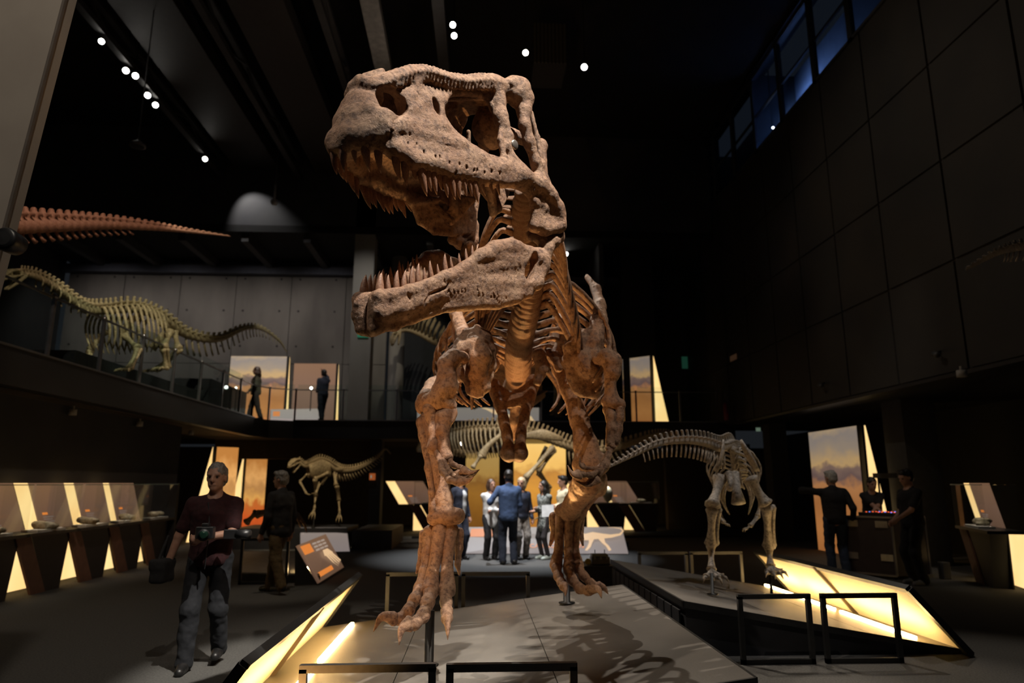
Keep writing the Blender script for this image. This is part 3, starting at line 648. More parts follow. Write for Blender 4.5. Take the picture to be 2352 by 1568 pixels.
# ---- other bones: chains of tapered capsules grown into one surface
def sbone(name, chains, h=.012, k=.03, bumps=((30, .003, 1), (12, .005, 2)), tris=(), subs=(), parent=None, m=None, tr=.03):
    chains = [(c, [q*.9 for q in r]) for c, r in chains]
    pts = np.array([p for c, r in chains for p in c]+[p for t in tris for p in t]); R = max([max(r) for c, r in chains]+[tr])
    S = SDF(pts.min(0)-R-k, pts.max(0)+R+k, h)
    for c, r in chains: S.chain(c, r, k)
    for t in tris: S.tri(*t, tr, k)
    for c, r in subs: S.ell(c, r, None, .015, 'sub')
    V, Fq = S.net(); return link(name, np_mesh(name, V, Fq, list(bumps)), m or RED, parent or THE)
def px(pts, fn): return [fn(*p) for p in pts]
def D3(x, y, Y): return PY(940+x/4.354, 760+y/4.354, Y)       # crop of the left arm
def D4(x, y, Y): return PY(1250+x/4.48, 780+y/4.48, Y)        # crop of the right arm
def D5(x, y, Y): return PY(820+x/2.614, 900+y/2.614, Y)       # crop of the feet

# vertebrae
def vertebra_mesh(name, cent=.5, spine=1.0, trans=.9, h=.05, spine_back=.25, w_sp=.1):
    """unit vertebra: centrum along x (length 1), z up"""
    S = SDF((-.7, -1.25, -.65), (.9, 1.25, .6+spine+.3), h)
    S.cone((-.34, 0, 0), (.34, 0, 0), cent*.84, cent*.84, .05); S.cone((-.42, 0, 0), (-.30, 0, 0), cent, cent, .06); S.cone((.30, 0, 0), (.42, 0, 0), cent, cent, .06)
    S.cone((0, 0, cent*.8), (.05, 0, cent*1.5), .24, .2, .1)
    S.tri((-.18, 0, cent*1.2), (.28, 0, cent*1.2), (.1+spine_back, 0, cent*1.2+spine), w_sp, .08); S.tri((-.18, 0, cent*1.2), (spine_back-.16, 0, cent*1.2+spine), (.1+spine_back, 0, cent*1.2+spine), w_sp, .08)
    S.cone((spine_back-.14, 0, cent*1.2+spine), (.1+spine_back, 0, cent*1.2+spine), w_sp*1.4, w_sp*1.4, .06)
    for s_ in (1, -1):
        S.cone((0, s_*.15, cent*1.1), (.12, s_*(.2+trans), cent*1.25), .17, .1, .08)
        S.cone((-.2, s_*.2, cent*1.15), (-.5, s_*.28, cent*1.1), .12, .1, .06); S.cone((.2, s_*.2, cent*1.2), (.55, s_*.24, cent*1.2), .12, .1, .06)
    V, Fq = S.net(); return np_mesh(name, V, Fq, [(6, .02, 1)])
def along(name, me, path, sizes, parent, m=None, up=(0, 0, 1), fill=1.0):
    """copies of a vertebra along a path of points; sizes: width scale at each"""
    n = len(path); out = []
    if m is not None and len(me.materials) == 0: me.materials.append(m)
    for i in range(n-1):
        a, b = path[i], path[i+1]; x = unit(b-a); L = np.linalg.norm(b-a)*fill; u = np.array(up, float); z = unit(u-x*(u@x)); y = np.cross(z, x); s_ = sizes[i]; c = (a+b)/2
        M = Matrix(((x[0]*L, y[0]*s_, z[0]*s_, c[0]), (x[1]*L, y[1]*s_, z[1]*s_, c[1]), (x[2]*L, y[2]*s_, z[2]*s_, c[2]), (0, 0, 0, 1)))
        out.append(link(name, me, m, parent, M))
    return out
VERT_BIG = vertebra_mesh('vertebra_large', .5, .9, .8, .05)
spine_px = [(1208, 440, 4.9), (1200, 500, 5.12), (1212, 570, 5.4), (1222, 640, 5.65), (1212, 700, 5.95), (1198, 760, 6.35), (1191, 815, 6.9), (1190, 850, 7.5), (1192, 870, 8.1)]
SP = spline([PY(*p) for p in spine_px], 23); sz = np.interp(np.arange(23), [0, 6, 12, 22], [.17, .2, .26, .30])
along('vertebra', VERT_BIG, SP, sz, THE, RED, up=(0, -.6, 1), fill=1.0)
tailp = spline([PY(1192, 870, 8.1), np.array([.45, 9.2, 2.75]), np.array([.6, 10.4, 2.75]), np.array([.9, 11.6, 2.95]), np.array([1.2, 12.6, 3.2])], 26)
VERT_TAIL = vertebra_mesh('vertebra_tail', .5, .8, .7, .07)

# ribs: flattened curved blades
def rib(pts, r0, parent=THE, m=None, name='rib', n=18, seg=8, flat=.5, up=(0, 1, 0), taper=.45, head=1.0):
    P = spline(pts, n); t = np.linspace(0, 1, n); rad = r0*(head*(1-t)**6*.5+1-taper*t**2); rad[-1] *= .6
    mb = MB(); mb.tube(P, list(rad), seg, flat, up); return mb.build(name, m or RED, parent, True)
for i in range(12):
    u_ = i/11.; c = SP[int(round(np.interp(u_, [0, 1], [10, 20])))]; Wd = .80*math.sin(PI*(.30+.52*u_)); Hd = (.80-.34*u_)*math.sin(PI*(.34+.34*u_))
    for s_ in (1, -1):
        W2 = Wd*(1.05 if s_ > 0 else .98); Hd = Hd if s_ > 0 else Hd*.86
        rib([c+(s_*.10, 0, .06), c+(s_*W2*.50, .04, .14), c+(s_*W2*.92, .10, -.16*Hd), c+(s_*W2*1.06, .10, -.5*Hd), c+(s_*W2*.98, .02, -.84*Hd), c+(s_*W2*.78, -.10, -1.12*Hd)], .042, flat=.55)
# neck ribs sweeping down beside the neck
for i in range(2, 12):
    c = SP[i]; L = .35+.06*i
    for s_ in (1, -1):
        rib([c+(s_*.09, 0, -.02), c+(s_*.2, .02, .0), c+(s_*(.27+.012*i), .08, -.12-.02*i), c+(s_*(.33+.014*i), .2, -.3-.032*i), c+(s_*(.34+.014*i), .3, -.42-.045*i)], .03+.001*i, name='neck_rib', flat=.6, head=.6)

# shoulder girdles
CL = [(480, 230), (540, 130), (610, 60), (680, 25), (760, 80), (800, 190), (795, 350), (765, 450), (740, 550), (690, 605), (640, 575), (560, 420), (500, 300)]
def girdle(name, fn, poly, Y, chains, r=.055, dY=.0):
    P = [fn(x, y, Y+dY*(x-poly[0][0])) for x, y in poly]; tr = geometry.tessellate_polygon([[Vector((x, y, 0)) for x, y in poly]])
    return sbone(name, chains, .012, .035, ((45, .004, 3), (18, .007, 2)), [(P[a], P[b], P[c]) for a, b, c in tr], tr=r)
girdle('shoulder_blade', D3, CL, 5.65, [(px([(600, 150, 5.62), (540, 40, 5.7), (470, -160, 5.9), (420, -300, 6.2), (440, -420, 6.5)], D3), [.09, .07, .06, .06, .05]), (px([(620, 120, 5.6), (700, -60, 5.66)], D3), [.07, .035]),
       (px([(700, 140, 5.56), (715, 260, 5.55), (700, 400, 5.57)], D3), [.085, .10, .075]), (px([(500, 230, 5.6), (530, 170, 5.58)], D3), [.06, .06])])
CR = [(330, 10), (265, 90), (255, 230), (300, 400), (350, 495), (410, 535), (510, 535), (545, 400), (550, 160), (540, 20), (450, -60)]
girdle('shoulder_blade', D4, CR, 5.95, [(px([(500, 40, 5.9), (560, -180, 6.0), (575, -350, 6.2), (530, -520, 6.4), (440, -650, 6.55)], D4), [.085, .085, .062, .05, .028]), (px([(420, 100, 5.9), (350, -110, 6.0)], D4), [.07, .05]),
       (px([(400, 200, 5.87), (450, 300, 5.86)], D4), [.10, .10]), (px([(530, 150, 5.85), (540, 230, 5.85)], D4), [.06, .06])])

# arms
sbone('upper_arm_bone', [(px([(520, 270, 5.5), (440, 270, 5.46), (385, 330, 5.44), (370, 440, 5.42), (340, 560, 5.42), (290, 670, 5.45)], D3), [.07, .075, .085, .075, .085, .10]), (px([(400, 450, 5.42), (430, 560, 5.42), (435, 650, 5.44)], D3), [.06, .05, .03]), (px([(190, 690, 5.47), (400, 745, 5.45)], D3), [.065, .07])], .01)
sbone('ulna', [(px([(400, 810, 5.46), (350, 870, 5.45), (320, 1000, 5.42), (340, 1150, 5.4), (370, 1260, 5.38)], D3), [.075, .085, .062, .055, .06])], .01)
sbone('radius', [(px([(210, 780, 5.46), (225, 860, 5.45), (240, 1000, 5.42), (245, 1130, 5.4), (240, 1170, 5.4)], D3), [.07, .05, .042, .045, .055])], .01)
sbone('upper_arm_bone', [(px([(545, 200, 5.78), (640, 180, 5.74), (700, 230, 5.72), (700, 340, 5.7), (680, 450, 5.7), (690, 560, 5.7), (700, 650, 5.7)], D4), [.05, .08, .09, .072, .05, .055, .08]), (px([(650, 640, 5.7), (780, 670, 5.7)], D4), [.06, .055])], .01)
sbone('ulna', [(px([(760, 715, 5.7), (765, 800, 5.68), (755, 920, 5.66), (735, 1050, 5.64)], D4), [.065, .05, .042, .045])], .01)
sbone('radius', [(px([(665, 715, 5.7), (690, 800, 5.67), (690, 920, 5.64), (680, 1075, 5.62)], D4), [.06, .05, .042, .045])], .01)

def claw(base, mid, tip, r, name='claw'):
    P = spline([base, mid, tip], 10); mb = MB(); t = np.linspace(0, 1, 10); mb.tube(P, list(r*(1-t**1.6)*(1+.25*np.exp(-((t-.12)/.1)**2))+.002), 10, .62, up=tuple(unit(np.array(base)-np.array(mid)+(0, .01, .02))))
    return mb.build(name, RED, THE, True)
def phal(a, b, r, name='finger_bone', h=.008):
    a = np.array(a); b = np.array(b); d = b-a
    return sbone(name, [([a, a+d*.22, a+d*.5, a+d*.8, b], [r*.95, r*.85, r*.62, r*.82, r*.9])], h, .012, ((60, .002, 1),))
# hands: (metacarpal chain, then claw)
for fn, fingers in ((D3, [([(270, 1210, 5.38), (340, 1380, 5.3), (420, 1440, 5.24), (500, 1420, 5.2)], [(520, 1390, 5.18), (620, 1420, 5.14), (705, 1385, 5.1)], .035),
                          ([(390, 1270, 5.38), (440, 1340, 5.3), (520, 1370, 5.24)], [(530, 1390, 5.22), (620, 1445, 5.18), (700, 1388, 5.14)], .034),
                          ([(290, 1250, 5.36), (330, 1400, 5.26), (400, 1490, 5.18), (480, 1515, 5.14)], [(490, 1500, 5.14), (580, 1500, 5.1), (650, 1450, 5.06)], .036),
                          ([(330, 1250, 5.37), (390, 1390, 5.27), (460, 1450, 5.2)], [(470, 1460, 5.18), (540, 1475, 5.15), (600, 1440, 5.12)], .03)]),
                    (D4, [([(690, 1125, 5.6), (655, 1180, 5.56), (620, 1270, 5.5), (560, 1350, 5.42), (480, 1395, 5.34), (380, 1385, 5.26)], [(370, 1385, 5.26), (290, 1380, 5.22), (240, 1290, 5.2)], .036),
                          ([(660, 1190, 5.56), (640, 1290, 5.5), (560, 1390, 5.42)], [(545, 1420, 5.4), (440, 1490, 5.34), (320, 1450, 5.28)], .038),
                          ([(600, 1290, 5.5), (520, 1330, 5.44), (410, 1320, 5.4)], [(410, 1310, 5.4), (365, 1280, 5.38), (370, 1200, 5.36)], .028)])):
    for ch, cl, r in fingers:
        P = px(ch, fn)
        for a, b in zip(P, P[1:]): phal(a, b, r*.88)
        claw(*px(cl, fn), r*.98)
for fn, spots in ((D3, [(235, 1155, .035), (300, 1195, .03), (355, 1240, .03)]), (D4, [(700, 1095, .03), (670, 1130, .03)])):
    for x, y, r in spots: phal(fn(x-8, y-8, 5.4 if fn is D3 else 5.6), fn(x+8, y+8, 5.39 if fn is D3 else 5.59), r, 'wrist_bone')

# pelvis
def Q(x, y, Y): return PY(840+x/3.267, 600+y/3.267, Y)
for s_, c in ((1, [(1260, 900, 6.95), (1215, 1060, 6.8), (1185, 1180, 6.7), (1165, 1300, 6.62), (1155, 1410, 6.58)]), (-1, [(960, 930, 6.95), (1010, 1080, 6.8), (1035, 1180, 6.7), (1060, 1300, 6.62), (1072, 1410, 6.58)])):
    P = px(c, Q); o = px([(1108, 1000, 6.85), (1105, 1080, 6.78)], Q)
    sbone('pubis', [(P, [.08, .066, .055, .052, .06]), (px([(c[4][0]-3*s_, 1435, 6.58), (c[4][0]-0*s_, 1455, 6.75)], Q), [.095, .08])], .012, .03, ((30, .004, 1), (10, .006, 2)), [(P[0], P[1], o[0]), (P[1], o[0], o[1])], tr=.026)
sbone('ischium', [(px([(1130, 1000, 7.6), (1110, 1200, 7.75), (1090, 1330, 7.9)], Q), [.07, .055, .05])], .014)
for s_, hx in ((1, 1285), (-1, 1105)):
    hp = PY(hx, 815, 7.1); sbone('ilium', [([hp+(0, -.5, .25), hp+(0, 0, .4), hp+(0, .6, .3)], [.06, .07, .06]), ([hp+(0, -.1, .0), hp+(0, .2, .0)], [.11, .1])], .02, .05, ((20, .006, 1),), [(hp+(0, -.5, .22), hp+(0, .6, .28), hp+(0, 0, 0))], tr=.045)
# frayed front edge of the right hip
sbone('pelvic_plate', [(px([(1300, 700, 6.5), (1330, 800, 6.5), (1290, 900, 6.5)], Q), [.08, .07, .05]), (px([(1370, 690, 6.6), (1420, 720, 6.6), (1450, 800, 6.6)], Q), [.06, .06, .05])], .012, .04, ((35, .006, 1),))

# legs
fem_r = [(150, 190, 7.05), (190, 290, 6.95), (270, 520, 6.75), (360, 820, 6.6), (430, 1080, 6.5), (470, 1290, 6.45)]
sbone('thigh_bone', [(px(fem_r, D4), [.12, .12, .10, .10, .12, .135]), (px([(400, 1290, 6.45), (560, 1270, 6.5)], D4), [.11, .12]), (px([(60, 170, 7.1), (150, 160, 7.05)], D4), [.10, .11])], .014, .05, ((30, .005, 1), (9, .008, 2)))
def R4(x, y, Y): return PY(900+x/3.92, 1040+y/3.92, Y)
sbone('shin_bone', [(px([(1760, 250, 6.55), (1720, 330, 6.7), (1640, 450, 7.0), (1590, 540, 7.2)], R4), [.16, .14, .11, .12]), (px([(1530, 520, 7.2), (1700, 530, 7.2)], R4), [.08, .075]), (px([(1850, 240, 6.6), (1860, 320, 6.65)], R4), [.10, .09])], .013, .04, ((30, .005, 1), (9, .007, 2)))
sbone('fibula', [(px([(1880, 300, 6.7), (1780, 430, 7.0), (1710, 540, 7.2)], R4), [.07, .045, .05])], .012)
sbone('thigh_bone', [(px([(800, 330, 7.05), (650, 380, 6.8), (420, 440, 6.5), (250, 560, 6.15), (170, 690, 5.98)], D3), [.12, .11, .095, .09, .095]), (px([(150, 760, 6.0), (230, 780, 6.02)], D3), [.085, .085])], .014, .05, ((30, .005, 1), (9, .008, 2)))
sbone('shin_bone', [(px([(440, 170, 5.95), (470, 300, 5.88), (490, 450, 5.82), (520, 640, 5.78), (530, 750, 5.76)], D5), [.11, .085, .072, .08, .085]), (px([(465, 755, 5.74), (600, 745, 5.74)], D5), [.07, .075])], .012, .04, ((30, .004, 1), (9, .006, 2)))
sbone('fibula', [(px([(390, 180, 5.93), (400, 260, 5.88), (430, 450, 5.8), (450, 600, 5.76), (450, 730, 5.72)], D5), [.06, .045, .034, .032, .038])], .012)
def foot(fn, mts, toes, sc):
    for c, r in mts:
        P = px(c, fn); n = len(P); sbone('foot_bone', [(P, r)], .009, .02, ((45, .003, 1), (14, .004, 2)))
    for ch, cl, r in toes:
        P = px(ch, fn)
        for i, (a, b) in enumerate(zip(P, P[1:])): phal(a, b, r*1.0*(1-.06*i), 'toe_bone', .008)
        claw(*px(cl, fn), r*.68)
foot(D5, [([(500, 825, 5.74), (480, 950, 5.68), (455, 1080, 5.6), (440, 1185, 5.53)], [.07, .054, .052, .078]), ([(435, 835, 5.78), (425, 960, 5.72), (405, 1080, 5.64), (385, 1180, 5.57)], [.057, .047, .046, .068]),
          ([(560, 825, 5.76), (548, 950, 5.7), (540, 1080, 5.62), (540, 1185, 5.54)], [.07, .054, .052, .076]), ([(398, 850, 5.84), (390, 960, 5.8), (375, 1040, 5.76), (358, 1085, 5.74)], [.04, .036, .026, .014]),
          ([(615, 840, 5.8), (612, 940, 5.78), (605, 1030, 5.75), (615, 1095, 5.73)], [.042, .036, .026, .012])],
     [([(375, 1195, 5.54), (345, 1245, 5.46), (310, 1310, 5.38), (250, 1365, 5.32)], [(235, 1365, 5.3), (150, 1350, 5.22), (98, 1440, 5.17)], .062),
      ([(440, 1205, 5.5), (425, 1260, 5.42), (395, 1345, 5.32), (345, 1390, 5.26)], [(325, 1385, 5.25), (270, 1420, 5.17), (252, 1520, 5.12)], .07),
      ([(535, 1205, 5.51), (535, 1260, 5.44), (540, 1320, 5.36), (540, 1360, 5.3)], [(540, 1350, 5.3), (545, 1420, 5.2), (545, 1488, 5.14)], .062)], 1)
foot(R4, [([(1520, 585, 7.2), (1510, 700, 7.17), (1500, 860, 7.12), (1480, 1005, 7.05)], [.068, .05, .048, .074]), ([(1600, 590, 7.18), (1595, 720, 7.15), (1595, 880, 7.1), (1600, 1030, 7.02)], [.068, .052, .05, .076]),
          ([(1670, 590, 7.2), (1650, 720, 7.17), (1650, 880, 7.12), (1670, 1010, 7.05)], [.064, .048, .046, .072]), ([(1455, 570, 7.26), (1460, 660, 7.25), (1450, 750, 7.23), (1425, 830, 7.2)], [.05, .045, .03, .016]),
          ([(1705, 590, 7.25), (1695, 680, 7.24), (1705, 760, 7.22), (1720, 830, 7.2)], [.045, .04, .028, .014])],
     [([(1480, 1035, 7.0), (1500, 1110, 6.93), (1530, 1170, 6.86), (1545, 1200, 6.82)], [(1545, 1190, 6.82), (1565, 1240, 6.76), (1562, 1290, 6.72)], .062),
      ([(1600, 1060, 6.98), (1625, 1140, 6.9), (1690, 1220, 6.8), (1770, 1240, 6.72)], [(1770, 1230, 6.7), (1860, 1230, 6.62), (1890, 1310, 6.58)], .068),
      ([(1680, 1040, 7.02), (1730, 1110, 6.95), (1800, 1180, 6.86), (1850, 1205, 6.8)], [(1850, 1200, 6.8), (1910, 1215, 6.74), (1950, 1272, 6.7)], .06)], 1)
# tail behind, mostly hidden
along('tail_vertebra', VERT_TAIL, tailp, np.linspace(.3, .12, 26), THE, RED)
# steel posts under the feet
STEEL = mat('black_steel', (.02, .019, .018), .4, (.012, .012, .012), 20, metal=.4)
for (x, y, z, top_z) in ((985, 1530, .21, .62), (1302, 1385, .385, .75)):
    b = PZ(x, y, z); m = MB(); m.lathe([(.085, 0), (.085, .012), (.036, .016), (.036, top_z-z)], b, 16); m.build('support_post', STEEL, THE, True)
# ================================================================== the other skeletons
TAN = bone_mat('ochre_fossil_bone', (.44, .34, .19), (.30, .22, .11), (.12, .08, .04), .004)
GREY = bone_mat('grey_brown_fossil_bone', (.38, .33, .275), (.24, .2, .16), (.08, .065, .05), .004)
OLIVE = bone_mat('yellow_fossil_bone', (.42, .36, .20), (.27, .22, .11), (.10, .08, .04), .004)
PINK = bone_mat('salmon_fossil_bone', (.5, .26, .17), (.38, .17, .1), (.16, .07, .05), .004)
def tube_bone(name, pts, rad, m, parent, seg=8, flat=1., n=None):
    if n: P = spline(pts, n); rad = np.interp(np.linspace(0, 1, n), np.linspace(0, 1, len(rad)), rad)
    else: P = pts
    mb = MB(); mb.tube(P, list(rad), seg, flat); return mb.build(name, m, parent, True)
def long_bone(name, a, b, r, m, parent):
    a = np.array(a, float); b = np.array(b, float); d = b-a; t = [0, .06, .16, .4, .6, .84, .94, 1]
    return tube_bone(name, [a+d*q for q in t], [r*.7, r*1.25, r*.95, r*.68, r*.66, r*.95, r*1.3, r*.75], m, parent)
VERT_S = {}
def small_vertebra(key, **kw):
    if key not in VERT_S: VERT_S[key] = vertebra_mesh('vertebra_'+key, h=kw.pop('h', .115), **kw)
    return VERT_S[key]
def spine(parent, m, pts, n, s0, key='plain', up=(0, 0, 1), name='vertebra', **kw):
    """pts [(px, py, Y)], s0 sizes at the same points"""
    P = spline([PY(*p) if len(p) == 3 and p[2] is not None else p for p in pts], n+1); s_ = np.interp(np.linspace(0, 1, n), np.linspace(0, 1, len(s0)), s0)
    me = small_vertebra(key+m.name, **kw); along(name, me, P, s_, parent, m, up); return P, s_
def chevrons(parent, m, P, sz, i0, i1, L, up=(0, 0, 1), back=.4):
    for i in range(i0, i1):
        t = unit(P[min(i+1, len(P)-1)]-P[i]); u = unit(np.array(up, float)-t*(np.array(up)@t)); l = L*sz[i]; a = P[i]-u*sz[i]*.45
        tube_bone('chevron', [a, a-u*l*.5+t*l*back*.4, a-u*l+t*l*back], [sz[i]*.13, sz[i]*.11, sz[i]*.13], m, parent, 6)
def ribs_on(parent, m, P, idx, W_, H_, r, side, down=(0, 0, -1), fwd=0., name='rib', both=True):
    side = unit(side); down = unit(down)
    for j, i in enumerate(idx):
        f = .75+.25*math.sin(PI*(j+.5)/len(idx)); w_, h_ = W_*f, H_*f; t = unit(P[min(i+1, len(P)-1)]-P[i])
        for s_ in ((1, -1) if both else (1,)):
            c = P[i]; rib([c, c+side*s_*w_*.5-down*h_*.05, c+side*s_*w_*.95+down*h_*.3, c+side*s_*w_+down*h_*.65+t*fwd*.5, c+side*s_*w_*.72+down*h_+t*fwd], r, parent, m, name, 10, 6, .6, tuple(t), .4, .5)
def leg(parent, m, pts, r, names=('thigh_bone', 'shin_bone', 'foot_bone'), toes=3, tl=.25, tdir=(0, -1, 0), spread=.5):
    P = [np.array(p) for p in pts]
    for i in range(len(P)-1):
        rr = r*(1, .82, .62, .5)[i]; long_bone(names[min(i, len(names)-1)], P[i], P[i+1], rr, m, parent)
        if i == 1: q = np.array([rr*1.3, .0, 0]); long_bone('fibula', P[i]+q, P[i+1]+q*.7, rr*.5, m, parent)
    td = unit(tdir); sd = np.cross(td, (0, 0, 1))
    for k in range(toes):
        a = (k-(toes-1)/2)*spread; d = unit(td*math.cos(a)+sd*math.sin(a)+(0, 0, -.18)); b = P[-1]+d*tl*.7
        long_bone('toe_bone', P[-1], b, r*.42, m, parent); tube_bone('claw', [b, b+d*tl*.2+(0, 0, .01), b+d*tl*.38-(0, 0, tl*.14)], [r*.32, r*.24, .003], m, parent, 6)
def ske_skull(parent, m, L, h, w_, loc, fwd, up=(0, 0, 1), teeth=6, kind='predator', gape=0.35):
    """small skull with eye openings and lower jaw: local x forward, z up"""
    S = SDF((-.35, 0, -.35), (1.15, .5, .75), .022)
    if kind == 'predator':
        S.chain([(0, .2, .35), (.35, .2, .42), (.75, .13, .34), (1.0, .06, .2)], [.09, .09, .08, .06], .05); S.chain([(-.1, .24, .0), (.3, .22, .06), (.7, .15, .06), (1.0, .07, .08)], [.06, .07, .08, .08], .05)
        S.cone((0, .2, .35), (-.1, .24, .0), .06, .06, .04); S.cone((.3, .21, .42), (.32, .22, .06), .05, .05, .04); S.cone((.6, .16, .36), (.62, .16, .06), .09, .09, .04)
        S.tri((.62, .15, .35), (.62, .15, .08), (1.0, .06, .12), .05, .03); S.tri((0, .2, .38), (.35, 0, .46), (.35, .2, .42), .05, .04); S.tri((.35, 0, .46), (.35, .2, .42), (.8, .0, .38), .05, .04); S.ell((.05, 0, .28), (.16, .16, .14), None, .05)
    else:
        S.chain([(0, .16, .3), (.4, .2, .36), (.75, .16, .24), (1.0, .1, .1)], [.08, .09, .09, .08], .05); S.chain([(0, .18, .0), (.4, .2, .02), (.95, .14, .0)], [.06, .07, .08], .05)
        S.cone((.02, .16, .3), (0, .18, 0), .06, .06, .04); S.cone((.5, .2, .3), (.5, .2, .02), .06, .06, .04); S.tri((.75, .16, .24), (.55, .2, .02), (1.0, .12, .0), .06, .04); S.ell((.1, 0, .22), (.18, .15, .14), None, .05); S.tri((.2, 0, .36), (.4, .2, .36), (.9, .0, .2), .05, .04)
    S.mirror(); V, Fq = S.net(); f = unit(fwd); u = unit(np.array(up, float)-f*(np.array(up)@f)); s_ = np.cross(u, f); loc = np.array(loc)
    M = Matrix(((f[0]*L, s_[0]*w_, u[0]*h, loc[0]), (f[1]*L, s_[1]*w_, u[1]*h, loc[1]), (f[2]*L, s_[2]*w_, u[2]*h, loc[2]), (0, 0, 0, 1)))
    sk_ = link('skull', np_mesh('skull', V, Fq, [(14, .01, 1)]), m, parent, M)
    S = SDF((-.35, 0, -.4), (1.15, .5, .3), .022); S.chain([(-.12, .22, .02), (.1, .2, .0), (.5, .16, -.02), (.95, .05, .0)], [.06, .09, .07, .06], .04); S.mirror(); V, Fq = S.net()
    R = Matrix.Rotation(gape, 4, 'Y'); link('lower_jaw', np_mesh('lower_jaw', V, Fq, [(14, .01, 1)]), m, parent, M @ Matrix.Translation((-.12, 0, -.05)) @ R)
    for k in range(teeth):
        for s2 in (1, -1):
            x = .45+.5*k/max(1, teeth-1); p = M @ Vector((x, s2*(.16-.11*(x-.45)/.5), .02)); q = M @ Vector((x-.02, s2*(.15-.11*(x-.45)/.5), -.13)); tube_bone('tooth', [np.array(p), np.array(q)], [.028*L, .002], m, sk_, 5)
    return sk_

# ---- long-necked skeleton on the left gallery
r = thing('sauropodomorph_skeleton', 'yellowish long-necked dinosaur skeleton on the left gallery behind glass', 'skeleton', (-7.4, 14.5, 3.86))
sp = [(45, 628, 11.4), (85, 635, 11.7), (135, 665, 12.2), (190, 708, 13.0), (245, 712, 13.6), (310, 708, 14.1), (370, 730, 14.8), (430, 770, 15.9), (500, 780, 17.2), (560, 755, 18.8), (600, 755, 20.0), (640, 782, 21.0), (658, 808, 21.6)]
P, sz = spine(r, OLIVE, sp, 62, [.13, .14, .17, .2, .22, .23, .23, .2, .17, .14, .11, .07, .03], 'sauro', cent=.42, spine=.5, trans=.55)
side = np.cross(unit(P[30]-P[22]), (0, 0, 1)); chevrons(r, OLIVE, P, sz, 36, 58, 1.8)
ribs_on(r, OLIVE, P, range(19, 31), .42, .95, .035, side, fwd=.12); ribs_on(r, OLIVE, P, range(6, 18, 2), .12, .2, .02, side)
h = PY(378, 745, 14.9); tube_bone('ilium', [h+(0, -.35, 0), h, h+(0, .5, .05)], [.05, .15, .06], OLIVE, r, 8, .4)
sh = PY(282, 735, 13.9); tube_bone('shoulder_blade', [PY(330, 715, 14.1), PY(300, 738, 13.8), PY(282, 765, 13.6)], [.05, .07, .11], OLIVE, r, 8, .45, 8)
leg(r, OLIVE, [PY(392, 760, 14.8), PY(375, 800, 14.4), PY(383, 845, 14.6)], .085, toes=4, tl=.3, tdir=(-.3, -1, 0)); leg(r, OLIVE, [PY(400, 760, 15.4), PY(410, 802, 15.0), PY(360, 850, 15.2)], .08, toes=4, tl=.3, tdir=(-.3, -1, 0))
leg(r, OLIVE, [PY(285, 770, 13.6), PY(316, 800, 13.4), PY(296, 848, 13.2)], .07, ('upper_arm_bone', 'radius', 'foot_bone'), 4, .24, (-.3, -1, 0)); leg(r, OLIVE, [PY(245, 758, 13.9), PY(205, 805, 13.8), PY(195, 845, 13.5)], .065, ('upper_arm_bone', 'radius', 'foot_bone'), 4, .24, (-.3, -1, 0))
tube_bone('pubis', [PY(378, 765, 14.7), PY(350, 800, 14.5)], [.07, .09], OLIVE, r, 8, .5)
ske_skull(r, OLIVE, .42, .3, .42, PY(42, 632, 11.35), PY(8, 640, 11.1)-PY(42, 632, 11.35), teeth=5, kind='herb', gape=.4)

# ---- tail of a giant skeleton hanging top left
r = thing('sauropod_tail_skeleton', 'salmon-coloured giant tail of vertebrae hanging at the upper left', 'skeleton', (-6.4, 9, 5.0))
P, sz = spine(r, PINK, [(-40, 522, 8.4), (40, 518, 9.0), (160, 516, 9.8), (260, 516, 10.6), (360, 523, 11.5), (440, 532, 12.4), (525, 542, 13.4)], 38, [.30, .27, .22, .17, .12, .07, .025], 'pinktail', cent=.46, spine=.3, trans=.35)
for i in range(0, 22):
    a = P[i]-np.array([0, 0, sz[i]*.45]); tube_bone('chevron', [a, a+(P[i+1]-P[i])*.5-(0, 0, sz[i]*.35), a+(P[i+1]-P[i])*.95-(0, 0, sz[i]*.55)], [sz[i]*.10, sz[i]*.1, sz[i]*.13], PINK, r, 6)

# ---- small running theropod on the left
r = thing('small_theropod_skeleton', 'small tan running theropod skeleton with raised tail below the left gallery', 'skeleton', tuple(PY(745, 1200, 18.5)))
DY = 18.3
P, sz = spine(r, TAN, [(680, 1055, DY-.4), (700, 1070, DY-.3), (715, 1066, DY-.2), (735, 1058, DY), (755, 1065, DY+.1), (775, 1078, DY+.2), (805, 1080, DY+.4), (840, 1068, DY+.7), (870, 1048, DY+.9), (885, 1032, DY+1.1), (897, 1042, DY+1.2)], 56, [.10, .11, .13, .15, .15, .15, .13, .10, .07, .04, .02], 'small', cent=.42, spine=.55, trans=.5)
chevrons(r, TAN, P, sz, 27, 46, 1.5); side = np.cross(unit(P[22]-P[14]), (0, 0, 1)); ribs_on(r, TAN, P, range(9, 23), .17, .42, .018, side, fwd=.05)
ske_skull(r, TAN, .36, .28, .32, PY(684, 1062, DY-.35), PY(655, 1080, DY-.8)-PY(684, 1062, DY-.35), teeth=5, gape=.45)
hp = PY(768, 1078, DY+.15); tube_bone('ilium', [hp+(-.25, 0, .05), hp+(0, 0, .04), hp+(.25, 0, 0)], [.03, .09, .03], TAN, r, 8, .35)
leg(r, TAN, [PY(755, 1085, DY), PY(722, 1100, DY-.35), PY(725, 1140, DY-.1), PY(722, 1168, DY-.3)], .05, toes=3, tl=.26, tdir=(-.1, -.8, -.9)); leg(r, TAN, [PY(768, 1085, DY+.25), PY(772, 1115, DY+.0), PY(778, 1150, DY+.2), PY(780, 1175, DY)], .05, toes=3, tl=.26, tdir=(.1, -.7, -.9))
